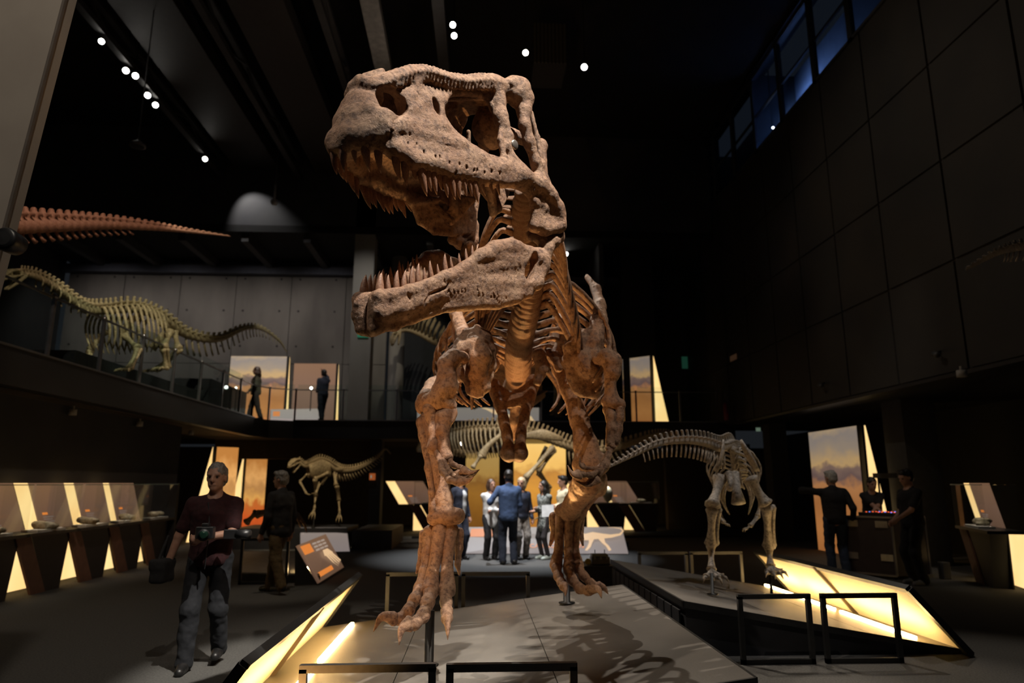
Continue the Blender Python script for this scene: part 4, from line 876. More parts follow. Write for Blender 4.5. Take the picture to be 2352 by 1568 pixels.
leg(r, TAN, [PY(706, 1088, DY-.3), PY(688, 1106, DY-.35), PY(704, 1134, DY-.5)], .03, ('upper_arm_bone', 'radius'), 2, .1, (1, -.4, 0)); leg(r, TAN, [PY(715, 1090, DY-.1), PY(733, 1110, DY-.2), PY(725, 1132, DY-.4)], .03, ('upper_arm_bone', 'radius'), 2, .1, (-1, -.4, 0))
tube_bone('pubis', [PY(755, 1085, DY), PY(738, 1112, DY-.1)], [.04, .05], TAN, r, 8, .6)
long_bone('shoulder_blade', PY(735, 1068, DY), PY(708, 1092, DY-.25), .035, TAN, r)

for x, y, Yq in ((722, 1172, DY-.35), (780, 1178, DY-.05)):
    b = PY(x, y, Yq); m = MB(); m.lathe([(.05, 0), (.05, .01), (.015, .012), (.015, float(b[2])-.5)], (b[0], b[1], .5), 10); m.build('support_post', STEEL, r, True)
m = MB(); m.box((-6.0, 17.75, 0), (-3.2, 19.4, .5)); tag(m.build('plinth_stage', mat('black_plinth_paint', (.022, .022, .025), .5, (.016, .016, .018), 4.)), 'dark stage under the small running skeleton', 'platform')
# ---- skeleton beyond the legs of the large theropod, under the rear gallery
r = thing('stooping_theropod_skeleton', 'tan stooping theropod skeleton seen between the legs of the large one', 'skeleton', tuple(PY(1200, 1230, 17.6)))
EY = 17.6
P, sz = spine(r, TAN, [(1005, 1005, EY-.4), (1045, 995, EY-.2), (1100, 988, EY), (1170, 988, EY), (1230, 998, EY+.1), (1290, 1020, EY+.2), (1350, 1035, EY+.3), (1420, 1028, EY+.5), (1490, 1005, EY+.8), (1530, 998, EY+1.), (1562, 1006, EY+1.2)], 64, [.17, .2, .23, .25, .25, .23, .21, .18, .15, .12, .08], 'stoop', cent=.42, spine=.75, trans=.5)
chevrons(r, TAN, P, sz, 34, 62, 1.5); side = np.cross(unit(P[20]-P[8]), (0, 0, 1)); ribs_on(r, TAN, P, range(5, 22), .28, .72, .026, side, fwd=.1)
hp = PY(1245, 1000, EY-.2); tube_bone('ilium', [hp+(-.5, 0, -.02), hp+(0, -.05, .02), hp+(.5, 0, -.08)], [.05, .15, .06], TAN, r, 10, .35, 9)
leg(r, TAN, [PY(1272, 1025, EY-.2), PY(1205, 1100, EY-.5), PY(1190, 1150, EY-.3), PY(1190, 1185, EY-.4)], .075, toes=3, tl=.4, tdir=(-.6, -1, -.2)); leg(r, TAN, [PY(1275, 1030, EY+.2), PY(1235, 1085, EY+.1), PY(1262, 1120, EY+.4), PY(1255, 1180, EY+.2)], .07, toes=3, tl=.4, tdir=(-.6, -1, -.2))
tube_bone('shoulder_blade', [PY(1150, 998, EY-.25), PY(1120, 1025, EY-.3), PY(1105, 1050, EY-.3)], [.05, .07, .13], TAN, r, 8, .5, 8); long_bone('upper_arm_bone', PY(1105, 1045, EY-.35), PY(1085, 1075, EY-.4), .06, TAN, r)
tube_bone('pubis', [PY(1255, 1025, EY), PY(1245, 1045, EY), PY(1238, 1062, EY)], [.05, .045, .06], TAN, r, 8, .7)
ske_skull(r, TAN, .55, .45, .5, PY(1005, 1010, EY-.45), (-.7, -.3, -.5), teeth=6, gape=.2)

for x, y, Yq in ((1190, 1188, EY-.45), (1255, 1183, EY+.15)):
    b = PY(x, y, Yq); m = MB(); m.lathe([(.06, 0), (.06, .01), (.02, .012), (.02, float(b[2])-.2)], (b[0], b[1], .2), 10); m.build('support_post', STEEL, r, True)
m = MB(); m.box((-.3, 17.05, 0), (3.7, 19.2, .2)); tag(m.build('plinth_stage', mat('black_plinth_paint', (.022, .022, .025), .5, (.016, .016, .018), 4.)), 'dark stage under the stooping theropod skeleton', 'platform')
# ---- grey skeleton on the right platform
r = thing('grey_theropod_skeleton', 'grey bipedal skeleton on the right platform with its tail sweeping left', 'skeleton', (3.0, 8.0, .35))
P, sz = spine(r, GREY, [(1690, 1040, 8.9), (1678, 1022, 8.5), (1655, 1030, 8.1), (1620, 1018, 7.9), (1570, 1012, 7.7), (1510, 1020, 7.6), (1455, 1045, 7.55), (1400, 1072, 7.5)], 36, [.12, .12, .12, .11, .095, .08, .06, .03], 'greyv', cent=.38, spine=.75, trans=.6)
chevrons(r, GREY, P, sz, 9, 30, 1.5, back=.25)
P2, s2 = spine(r, GREY, [(1684, 1030, 8.4), (1688, 1075, 8.7), (1692, 1110, 9.1), (1695, 1120, 9.5)], 12, [.12, .12, .11, .10], 'greyv', up=(0, -1, .5))
for j in range(9):
    c = P2[1+j]; t = j/8
    for s_ in (1, -1):
        wd = .33-.02*j; rib([c, c+(s_*wd*.55, .0, .06), c+(s_*wd, .02, -.12), c+(s_*wd*1.0, .02, -.26), c+(s_*wd*.75, .0, -.38)], .02, r, GREY, 'rib', 10, 6, .6, (0, 1, 0), .4, .6)
for s_, c in ((1, (1702, 1018, 8.0)), (-1, (1662, 1018, 8.0))):
    b = PY(*c); tube_bone('ilium', [b+(0, 0, .04), b+(s_*.03, -.05, -.08), b+(s_*.09, -.08, -.22), b+(s_*.14, -.05, -.32)], [.02, .045, .05, .045], GREY, r, 8, .5, 9)
tube_bone('pubis', [PY(1688, 1085, 8.0), PY(1692, 1125, 7.9), PY(1696, 1155, 7.85)], [.05, .05, .085], GREY, r, 10)
tube_bone('ischium', [PY(1674, 1085, 7.9), PY(1678, 1110, 7.8), PY(1675, 1125, 7.75)], [.04, .035, .03], GREY, r, 8)
leg(r, GREY, [PY(1655, 1095, 8.0), PY(1636, 1165, 7.75), PY(1633, 1252, 8.05), PY(1634, 1310, 7.85)], .075, toes=4, tl=.2, tdir=(0, -1, -.35), spread=.55); leg(r, GREY, [PY(1722, 1095, 8.3), PY(1760, 1160, 8.3), PY(1766, 1258, 8.6), PY(1770, 1300, 8.5)], .078, toes=4, tl=.2, tdir=(0.1, -1, -.35), spread=.55)
leg(r, GREY, [PY(1650, 1130, 8.6), PY(1648, 1175, 8.7), PY(1662, 1200, 8.6)], .03, ('upper_arm_bone', 'radius'), 3, .08, (1, 0, -.3)); leg(r, GREY, [PY(1748, 1150, 8.7), PY(1740, 1185, 8.7), PY(1722, 1208, 8.6)], .03, ('upper_arm_bone', 'radius'), 3, .1, (-1, 0, -.4))
for (x, y, z, t) in ((1637, 1365, .42, (1634, 1312, 7.8)), (1773, 1370, .25, (1770, 1302, 8.45))):
    b = PZ(x, y, z); m = MB(); m.lathe([(.06, 0), (.06, .01), (.018, .012), (.018, float(PY(*t)[2]-b[2]))], b, 12); m.build('support_post', STEEL, r, True)

# ---- spiny-necked skeleton on the rear gallery, head low
r = thing('spiny_neck_skeleton', 'tan long-spined neck and drooping skull of a skeleton on the rear gallery', 'skeleton', tuple(PY(1100, 960, 23.0)))
P, sz = spine(r, TAN, [(915, 762, 22.3), (935, 758, 22.3), (965, 768, 22.3), (1005, 790, 22.3), (1060, 810, 22.4), (1120, 815, 22.4), (1180, 830, 22.5), (1300, 880, 22.6)], 30, [.15, .17, .2, .22, .25, .27, .27, .2], 'amarga', cent=.42, spine=.3, trans=.5)
for i in range(2, 14):
    t = unit(P[i+1]-P[i]); L = .35+.35*math.sin(PI*(i-1)/14)
    for dy in (-.1, .1): tube_bone('neck_spine', [P[i]+(0, dy, .1), P[i]+(.06, dy*1.3, .1+L*.5), P[i]+(.2, dy*1.5, .1+L)], [.04, .035, .02], TAN, r, 6)
ske_skull(r, TAN, .5, .4, .45, PY(915, 765, 22.2), (-.28, -.45, -.85), (-.9, -.2, .4), teeth=4, kind='herb', gape=.3)
ribs_on(r, TAN, P, range(17, 27), .5, 1.1, .035, (0, 1, 0))
for x, y in ((1080, 22.7), (1090, 22.2), (1280, 22.8), (1270, 22.3)): a = PY(x, 830, y); leg(r, TAN, [a, a+(.1, 0, -.75), np.array([a[0], a[1], MZ+.35])], .09, toes=4, tl=.2)
# ---- second red tail end at the right edge
r = thing('hanging_tail_skeleton', 'dark bony tail tip hanging in front of the right wall', 'skeleton', tuple(PY(2300, 580, 6.0)))
P, sz = spine(r, GREY, [(2480, 545, 5.6), (2352, 566, 5.9), (2290, 582, 6.1), (2222, 618, 6.3)], 16, [.1, .085, .06, .03], 'tailr', cent=.42, spine=.4, trans=.4); chevrons(r, GREY, P, sz, 0, 10, 1.2)
# ---- small red skeleton on the rear gallery
r = thing('thin_red_skeleton', 'thin reddish skeleton tail seen through the rear gallery railing', 'skeleton', tuple(PY(1090, 920, 22.3)))
P, sz = spine(r, PINK, [(1040, 915, 22.2), (1080, 905, 22.3), (1122, 893, 22.4), (1180, 885, 22.5)], 18, [.06, .08, .1, .11], 'thinred', cent=.42, spine=.5, trans=.4)
leg(r, PINK, [PY(1100, 902, 22.3), PY(1090, 925, 22.2), PY(1076, 932, 22.3)], .04, toes=2, tl=.15); leg(r, PINK, [PY(1150, 895, 22.4), PY(1160, 930, 22.3), PY(1150, 962, 22.4)], .05, toes=2, tl=.15)
# ---- clawed forelimb cast on the left display
r = thing('fossil_forelimb', 'dark fossil arm with big curved claws on the left display', 'skeleton', tuple(PY(640, 1230, 12.6)))
DK = bone_mat('dark_fossil_bone', (.16, .10, .06), (.1, .06, .035), (.04, .025, .015), .003)
long_bone('upper_arm_bone', PY(565, 1200, 12.9), PY(590, 1176, 12.8), .06, DK, r); long_bone('radius', PY(590, 1178, 12.8), PY(640, 1166, 12.6), .045, DK, r); long_bone('ulna', PY(588, 1184, 12.8), PY(640, 1172, 12.6), .05, DK, r)
for k, (x, y) in enumerate(((690, 1200), (705, 1212), (676, 1212))):
    a = PY(645, 1170+k*3, 12.55); b = PY((645+x)/2+8, 1176+k*5, 12.4); c = PY(x-6, y-8, 12.3); d = PY(x, y+12, 12.3)
    long_bone('finger_bone', a, b, .035, DK, r); tube_bone('claw', [b, c, d], [.045, .035, .004], DK, r, 8, .6, 8)
long_bone('stand_rod', PY(620, 1174, 12.7), PY(622, 1262, 12.7), .012, STEEL, r)
# ================================================================== platforms, panels, cases
DECK = mat('grey_deck_board', (.17, .155, .138), .38, (.12, .108, .096), 2.2, 8., .001, 60., contrast=(.3, .7))
SKIRT = mat('black_plinth_paint', (.022, .022, .025), .5, (.016, .016, .018), 4.)
CREAM = mat('cream_panel_paint', (.82, .72, .5), .6, (.78, .68, .46), 2.)
LED = glow('warm_led_strip', (1, .66, .28), 62)
WEDGE = glow('warm_light_box', (1, .70, .30), 1.2, (1, .60, .22), 1.2)
RAIL = mat('black_rail_steel', (.018, .018, .018), .38, (.012, .012, .012), 30.)

def deck_unit(name, label, hi_x, lo_x, y0, y1, zh, zl, top_x, zt, ext=0., seams=2, led=None, face_label=None, sgn=1):
    """low tilted stage: deck boards, dark skirt, tilted reading board along the low side with a lit underside"""
    r = thing(name, label, 'platform', ((hi_x+lo_x)/2, (y0+y1)/2, 0))
    def z(x): return zl+(zh-zl)*(x-lo_x)/(hi_x-lo_x)
    xs = np.linspace(hi_x, lo_x, seams+2)
    for a, b in zip(xs, xs[1:]):
        g = .003*np.sign(b-a); a2, b2 = a+g, b-g
        m = MB(); m.prism([(a2, y0, z(a2)-.03), (b2, y0, z(b2)-.03), (b2, y1, z(b2)-.03), (a2, y1, z(a2)-.03)], (0, 0, .03)); m.build('deck_board', DECK, r)
    m = MB(); m.prism([(hi_x-.02*sgn, y0+.02, 0), (lo_x+.02*sgn, y0+.02, 0), (lo_x+.02*sgn, y0+.02, z(lo_x)-.035), (hi_x-.02*sgn, y0+.02, zh-.035)], (0, y1-y0-.04, 0)); m.build('skirt', SKIRT, r)
    m = MB(); m.bar((hi_x, y0, zh-.03), (hi_x, y1, zh-.03), .02, .06); m.bar((hi_x, y0, zh-.03), (lo_x, y0, z(lo_x)-.03), .02, .06); m.build('edge_trim', RAIL, r)
    # reading board
    dx = lo_x-top_x; n = unit((-(zt), 0, -dx) if dx > 0 else (zt, 0, dx))  # towards the stage and down
    n = n if n[2] < 0 else -n
    a, b, c, d = (np.array(p, float) for p in ((lo_x, y0-ext, .02), (lo_x, y1+ext*.3, .02), (top_x, y1+ext, zt), (top_x, y0-ext*.2, zt)))
    m = MB(); m.prism([a, b, c, d], -n*.03); m.build('reading_board', SKIRT, r)
    m = MB(); m.prism([a+n*.012, b+n*.012, c+n*.012, d+n*.012], n*.004); m.build('lit_underside', CREAM, r)
    for p, q, w_ in ((d, c, .05), (a, d, .06), (b, c, .05), (a, b, .05)):
        m = MB(); m.bar(p+n*.01, q+n*.01, w_, .06, n); m.build('board_frame', RAIL, r)
    for f in (.5,):
        p, q = a+(b-a)*f, d+(c-d)*f; m = MB(); m.bar(p+n*.03, q+n*.03, .045, .035, n); m.build('board_rib', mat('ochre_rib', (.1, .065, .03), .6), r)
    for (x, ya, yb) in led or ():
        m = MB(); m.bar((x, ya, z(x)+.012), (x, yb, z(x)+.012), .035, .022); m.build('led_strip', LED, r)
    return r, z
MAIN, zmain = deck_unit('display_platform', 'large tilted grey platform under the red-brown theropod skeleton', 1.67, -1.72, 4.3, 8.1, .47, .04, -1.33, .58, .12, 2, [(-1.34, 6.4, 8.0), (-1.34, 4.5, 6.12)], sgn=1)
RPL, zright = deck_unit('display_platform', 'tilted grey platform with glowing reading board under the grey skeleton', 1.98, 4.68, 6.78, 10.4, .5, .04, 4.2, .6, .1, 2, [(4.32, 9.6, 10.5), (4.32, 8.5, 9.5), (4.32, 6.95, 8.35)], sgn=-1)
for k in range(12):
    m = MB(); m.box((1.962, 6.9+k*.28, .1), (1.98, 7.14+k*.28, .40)); m.build('side_panel', SKIRT, RPL)
# barrier frames
RAILN = ['left', 'right']
def barrier(x0, x1, y, label, z0=0., h=.58, mat_=None, dy=0):
    r = thing('barrier_frame', label, 'barrier', ((x0+x1)/2, y, z0), 'low black barrier frames around the platforms')
    for x in (x0, x1):
        m = MB(); m.bar((x, y, z0), (x, y, z0+h), .042, .042, (0, 1, 0)); m.build('post', mat_ or RAIL, r)
    m = MB(); m.bar((x0-.021, y, z0+h), (x1+.021, y, z0+h), .042, .042); m.build('top_rail', mat_ or RAIL, r)
    m = MB(); m.bar((x0-.021, y, z0+.021), (x1+.021, y, z0+.021), .042, .042); m.build('bottom_rail', mat_ or RAIL, r)
barrier(-.96, -.24, 4.18, 'black barrier frame at the bottom edge, left of its twin'); barrier(-.14, .56, 4.16, 'black barrier frame at the bottom edge, right of its twin')
barrier(-1.0, -.22, 8.24, 'barrier frame behind the raised clawed foot, warm lit left post'); barrier(-.14, .60, 8.22, 'dark barrier frame behind the central platform, right one')
barrier(2.42, 3.06, 6.5, 'black barrier frame before the right platform, left one'); barrier(3.2, 3.88, 6.5, 'black barrier frame before the right platform, right one')
barrier(2.42, 3.12, 10.45, 'barrier frame behind the grey skeleton, darker left one'); barrier(3.2, 3.95, 10.45, 'barrier frame behind the grey skeleton, warm lit right one')

# ---- printed pictures
def picture(name, kind, es=1.0):
    """backlit print; picture coordinates come from the sheet's own UV map"""
    if name in MATS: return MATS[name]
    m = bpy.data.materials.new(name); m.use_nodes = True; nt = m.node_tree; N = nt.nodes; L = nt.links; b = N['Principled BSDF']
    b.inputs['Base Color'].default_value = (.03, .03, .03, 1); b.inputs['Roughness'].default_value = .45
    tc = N.new('ShaderNodeTexCoord'); sx = N.new('ShaderNodeSeparateXYZ'); L.new(tc.outputs['UV'], sx.inputs[0])
    nz = N.new('ShaderNodeTexNoise'); nz.inputs['Scale'].default_value = 4; nz.inputs['Detail'].default_value = 8
    mp = N.new('ShaderNodeMapping'); mp.inputs['Scale'].default_value = (1, 2.2, 1); L.new(tc.outputs['UV'], mp.inputs[0]); L.new(mp.outputs[0], nz.inputs['Vector'])
    ad = N.new('ShaderNodeMath'); ad.operation = 'MULTIPLY_ADD'; ad.inputs[1].default_value = {'desert': .22, 'red': .3, 'brown': .08, 'plain': .05, 'orange': .25}[kind]; L.new(nz.outputs['Fac'], ad.inputs[0]); L.new(sx.outputs['Y'], ad.inputs[2])
    rp = N.new('ShaderNodeValToRGB'); cr = rp.color_ramp
    stops = {'desert': [(0, (.50, .17, .045)), (.30, (.66, .26, .075)), (.5, (.52, .20, .06)), (.66, (.62, .27, .10)), (.71, (.19, .12, .11)), (.79, (.28, .18, .14)), (.83, (.72, .46, .20)), (.95, (.44, .34, .25)), (1.05, (.36, .30, .26)), (1.13, (.58, .42, .25))],
             'red': [(0, (.45, .06, .012)), (.35, (.70, .11, .02)), (.5, (.62, .16, .03)), (.58, (.85, .42, .10)), (.72, (.55, .26, .08)), (.85, (.85, .42, .13)), (1.05, (.55, .22, .05))],
             'brown': [(0, (.17, .09, .055)), (.5, (.24, .13, .085)), (1, (.30, .16, .09))], 'plain': [(0, (.46, .38, .36)), (1, (.52, .42, .36))],
             'orange': [(0, (.35, .13, .02)), (.35, (.55, .22, .03)), (.6, (.75, .33, .05)), (.75, (.55, .24, .05)), (.85, (.95, .55, .14)), (1.1, (1, .62, .18))]}[kind]
    while len(cr.elements) > 1: cr.elements.remove(cr.elements[-1])
    cr.elements[0].position = min(1, stops[0][0]/1.15); cr.elements[0].color = (*stops[0][1], 1)
    for p, c in stops[1:]: e = cr.elements.new(min(1, p/1.15)); e.color = (*c, 1)
    sc = N.new('ShaderNodeMath'); sc.operation = 'MULTIPLY'; sc.inputs[1].default_value = 1/1.15; L.new(ad.outputs[0], sc.inputs[0]); L.new(sc.outputs[0], rp.inputs[0])
    L.new(rp.outputs[0], b.inputs['Emission Color']); b.inputs['Emission Strength'].default_value = es; MATS[name] = m; return m
def sheet(name, a, b, c, d, m, parent, th=.01, n=None):
    """thin board with its picture on the a b c d face (a bottom left, b bottom right, c top right, d top left seen from the front)"""
    a, b, c, d = (np.array(p, float) for p in (a, b, c, d)); nn = unit(np.cross(b-a, d-a)); k = nn*th
    me = bpy.data.meshes.new(name); me.from_pydata([tuple(p) for p in (a, b, c, d, a-k, b-k, c-k, d-k)], [], [(0, 1, 2, 3), (7, 6, 5, 4), (1, 0, 4, 5), (2, 1, 5, 6), (3, 2, 6, 7), (0, 3, 7, 4)])
    uv = me.uv_layers.new(name='UVMap'); co = [(0, 0), (1, 0), (1, 1), (0, 1)]
    for p in me.polygons:
        for li, vi in zip(p.loop_indices, p.vertices): uv.data[li].uv = co[vi % 4]
    me.update(); return link(name, me, m, parent)
PRINTO = glow('orange_print', (.95, .28, .05), .75); PRINTW = glow('white_print', (.8, .62, .5), .45); PRINTC = glow('cream_print', (.95, .62, .34), .8)
def onsheet(a, b, d, u, v, off=.004):
    a, b, d = (np.array(p, float) for p in (a, b, d)); return a+(b-a)*u+(d-a)*v+unit(np.cross(b-a, d-a))*off
def bars(parent, a, b, d, rects, m, name='printed_text'):
    for u0, v0, u1, v1 in rects:
        mb = MB(); q = [onsheet(a, b, d, u0, v0, .001), onsheet(a, b, d, u1, v0, .001), onsheet(a, b, d, u1, v1, .001), onsheet(a, b, d, u0, v1, .001)]; mb.prism(q, unit(np.cross(np.array(b)-a, np.array(d)-a))*.003); mb.build(name, m, parent)
def letters(parent, a, b, d, text, u, v, height, m, name='lettering'):
    cu = bpy.data.curves.new('lettering', 'FONT'); cu.body = text; cu.size = 1; cu.extrude = .01; cu.resolution_u = 3; o = bpy.data.objects.new('tmp', cu); COL.objects.link(o)
    bpy.context.view_layer.update(); me = bpy.data.meshes.new_from_object(o.evaluated_get(bpy.context.evaluated_depsgraph_get())); bpy.data.objects.remove(o)
    x = unit(np.array(b)-np.array(a)); y0 = np.array(d, float)-np.array(a); y = unit(y0-x*(y0@x)); z = np.cross(x, y); p = onsheet(a, b, d, u, v, .004); s_ = height/.72
    for vt in me.vertices: q = p+(x*vt.co[0]+y*vt.co[1])*s_+z*vt.co[2]*.3; vt.co = q
    me.materials.clear(); return link(name, me, m, parent)
def poly_print(parent, a, b, d, pts, m, name='printed_drawing'):
    mb = MB(); mb.prism([onsheet(a, b, d, u, v, .001) for u, v in pts], unit(np.cross(np.array(b)-a, np.array(d)-a))*.003); return mb.build(name, m, parent)

def light_wall(name, label, bl, br, h, kind, es, wedge=None, wd=.55, lean=0., skew=0., wes=None, group=None):
    """tall backlit picture board; wedge: 'l' or 'r' adds the glowing triangular flank"""
    bl = np.array(bl, float); br = np.array(br, float); x = unit(br-bl); nrm = unit(np.cross(x, (0, 0, 1)))  # towards the viewer
    r = thing(name, label, 'light panel', tuple((bl+br)/2), group); t = np.array([0, 0, h])-nrm*lean
    a, b, c, d = bl, br, br+t+x*skew, bl+t+x*skew
    fr = .03; sheet('picture', a+nrm*.012, b+nrm*.012, c+nrm*.012, d+nrm*.012, picture('picture_'+kind+str(es), kind, es), r)
    m = MB(); m.prism([a, b, c, d], -nrm*.06); m.build('board', BLACK, r)
    if wedge:
        p, q = (b, c) if wedge == 'r' else (a, d); s_ = 1 if wedge == 'r' else -1
        e = p+x*s_*wd-nrm*.1; m = MB(); m.prism([p+x*s_*.05-nrm*.08, e, q+x*s_*.05-nrm*.1], -nrm*.03); m.build('glowing_flank', WEDGE, r)
        m = MB(); m.bar(p+x*s_*.02, q+x*s_*.02, .05, .09, nrm); m.build('edge_post', BLACK, r)
    return r, (a, b, d)
GP = None
# left ground floor
light_wall('light_panel', 'tall glowing orange panel behind the photographer', PZ(478, 1243, 0), PZ(531, 1240, 0), 2.62, 'red', .95, 'l', .55)
light_wall('light_panel', 'second glowing orange panel, behind the man in the dark jacket', PZ(552, 1226, 0), PZ(602, 1224, 0), 2.55, 'red', .8, 'l', .5)
# centre back
r, f = light_wall('light_panel', 'dim orange text panel behind the group of visitors', PZ(1068, 1216, .06), PZ(1146, 1216, .06), 2.55, 'orange', .38)
bars(r, *f, [(.1, .62-.05*k, .75, .635-.05*k) for k in range(7)], PRINTW); bars(r, *f, [(.1, .72, .55, .76)], PRINTO)
light_wall('light_panel', 'bright amber landscape panel behind the stooping skeleton', PZ(1180, 1216, .06), PZ(1302, 1216, .06), 2.95, 'orange', .95)
# right: desert panel
r, f = light_wall('light_panel', 'tall backlit desert picture with glowing flank on the right', PZ(1881, 1262, .0), PZ(2003, 1285, 0), 2.85, 'desert', .55, 'r', .75)
# gallery
def on_mez(x0, x1, Y): a = PY(x0, 900, Y); b = PY(x1, 900, Y); a[2] = b[2] = MZ; return a, b
a, b = on_mez(524, 655, 23.2); light_wall('light_panel', 'bright sky picture panel behind the walking visitor on the gallery', a, b, 2.35, 'desert', .8, 'r', .12)
a, b = on_mez(672, 770, 23.4); r, f = light_wall('light_panel', 'brown text panel beside the raised-arm visitor on the gallery', a, b, 2.15, 'brown', .8, 'r', .12)
bars(r, *f, [(.05, .62, .5, .78), (.05, .3, .35, .45)], glow('orange_image_print', (.6, .2, .05), .6, (.3, .1, .03), 6))
a = PY(1432, 900, 22.6); b = PY(1497, 900, 21.9); a[2] = b[2] = MZ; light_wall('light_panel', 'sloping-topped sunset panel with glowing flank on the rear gallery', a, b, 2.25, 'desert', .5, 'r', .5)
# ---- slanted reading boards
def lectern(label, bl, br, tl, tr, kind='plain', es=.9, base=None, name='reading_board'):
    bl, br, tl, tr = (np.array(p, float) for p in (bl, br, tl, tr)); r = thing(name, label, 'sign', tuple((bl+br)/2)); sheet('panel', bl, br, tr, tl, picture('board_%s_%s' % (kind, es), kind, es), r, .03)
    n = unit(np.cross(br-bl, tl-bl)); gb = lambda p: np.array([p[0], p[1], base if base is not None else bl[2]-.02])
    for p, q, s_ in ((bl, tl, -1), (br, tr, 1)):
        x = unit(br-bl)*s_*.004; m = MB(); m.prism([p-n*.035, q-n*.035, np.array([q[0], q[1], gb(q)[2]]), np.array([p[0], p[1]+.05, gb(p)[2]])], x*5); m.build('side_support', BLACK, r)
    m = MB(); m.bar(bl-n*.02-(0, 0, .03), br-n*.02-(0, 0, .03), .06, .06); m.build('bottom_frame', BLACK, r)
    return r, (bl, br, tl)
r, f = lectern('long pale reading board with glowing dinosaur drawing behind the visitors', PZ(1060, 1270, .03), PZ(1443, 1270, .03), PY(1072, 1210, 16.95), PY(1428, 1210, 16.95), 'plain', .5)
bars(r, *f, [(.03, .62, .24, .93)], PRINTO); letters(r, *f, 'CARNOTAURUS', .405, .2, .125, PRINTO)
# drawing of the dinosaur on that board, in board coordinates
body = [(.70, .60), (.735, .72), (.79, .80), (.85, .74), (.90, .70), (.955, .74), (.975, .84), (.962, .93), (.925, .97), (.88, .97), (.925, .99), (.972, .95), (.985, .84), (.965, .68), (.905, .58), (.86, .55), (.80, .52), (.755, .48), (.715, .50)]
poly_print(r, *f, body, PRINTC); poly_print(r, *f, [(.765, .55), (.80, .55), (.785, .38), (.775, .22), (.755, .10), (.74, .10), (.755, .24), (.765, .38)], PRINTC); poly_print(r, *f, [(.82, .56), (.86, .58), (.865, .40), (.885, .28), (.90, .12), (.885, .08), (.868, .26), (.845, .38)], PRINTC)
poly_print(r, *f, [(.74, .74), (.70, .86), (.66, .90), (.645, .82), (.68, .74), (.70, .60)], PRINTC)
r, f = lectern('pale reading board with orange drawing below the small running skeleton', PZ(690, 1266, .03), PZ(803, 1264, .03), PY(690, 1211, 18.0), PY(796, 1211, 18.0), 'plain', .45)
bars(r, *f, [(.05, .7, .3, .95), (.35, .75, .6, .95)], PRINTW); poly_print(r, *f, [(.35, .28), (.5, .42), (.7, .5), (.8, .45), (.9, .75), (.95, .78), (.88, .42), (.95, .38), (.9, .22), (.7, .2), (.6, .05), (.55, .2)], PRINTC)
m = MB(); a = PZ(805, 1262, 0); m.box((a[0]+.02, a[1], 0), (a[0]+1.0, a[1]+2.6, .45)); tag(m.build('plinth_box', SKIRT), 'dark plinth box beside the pale reading board with orange drawing', 'plinth')
# board with the hand picture
r, f = lectern('tilted brown board with a skeletal hand print and orange title blocks', PZ(733, 1338, .03), PZ(790, 1302, .03), PZ(683, 1252, .62), PZ(748, 1226, .62), 'brown', .55)
bars(r, *f, [(.05, .72, .35, .95), (.12, .1, .62, .22)], PRINTO); bars(r, *f, [(.42+.16*i, .93-.09*j-.05, .55+.16*i, .93-.09*j) for i in range(3) for j in range(3)], PRINTW)
for k in range(4): poly_print(r, *f, [(.62+.07*k, .5), (.68+.07*k, .5), (.76+.09*k, .22-.0*k), (.84+.05*k, .1+.03*k), (.72+.08*k, .26)], PRINTC)
poly_print(r, *f, [(.58, .5), (.62, .66), (.8, .66), (.92, .5)], PRINTC)
# low stage behind it with a short light strip
r = thing('display_platform', 'small low stage carrying the clawed fossil arm', 'platform', tuple(PZ(640, 1330, 0)))
a, b, c, d = PZ(550, 1335, 0), PZ(735, 1340, 0), PZ(690, 1262, .25), PZ(560, 1262, .25)
m = MB(); m.prism([a, b, (c[0], c[1], 0), (d[0], d[1], 0)], (0, 0, .12)); m.build('skirt', SKIRT, r)
m = MB(); m.prism([a+(0, .02, .125), b+(-.02, .02, .125), c+(0, 0, -.05), d+(0, 0, -.05)], (0, 0, .02)); m.build('deck_board', mat('pale_deck', (.3, .29, .27), .5), r)
p, q = PZ(685, 1312, .16), PZ(714, 1304, .17); m = MB(); m.bar(p+(0, 0, .02), q+(0, 0, .02), .035, .03); m.build('led_strip', LED, r)
p = PZ(555, 1340, 0); q = PZ(655, 1342, 0); barrier(p[0], q[0], p[1]-.1, 'black barrier frame beside the dark-jacketed man', h=.7)
# gallery reading boards
a, b = PY(958, 972, 21.6), PY(1238, 972, 21.6); c, d = PY(958, 936, 22.2), PY(1238, 936, 22.2); r, f = lectern('pale gallery reading board with a long-necked dinosaur drawing', a, b, c, d, 'plain', .45, MZ)
poly_print(r, *f, [(.54, .98), (.58, 1.0), (.65, .85), (.72, .65), (.80, .5), (.95, .45), (.97, .05), (.9, .3), (.80, .3), (.78, .02), (.74, .02), (.73, .4), (.64, .6), (.58, .88)], PRINTC); bars(r, *f, [(.1, .08, .45, .18)], PRINTO)
a, b = PY(620, 972, 21.9), PY(735, 972, 21.9); c, d = PY(622, 940, 22.4), PY(735, 938, 22.4); r, f = lectern('pale gallery reading board with an orange block', a, b, c, d, 'plain', .6, MZ); bars(r, *f, [(.05, .5, .33, .85)], PRINTO)
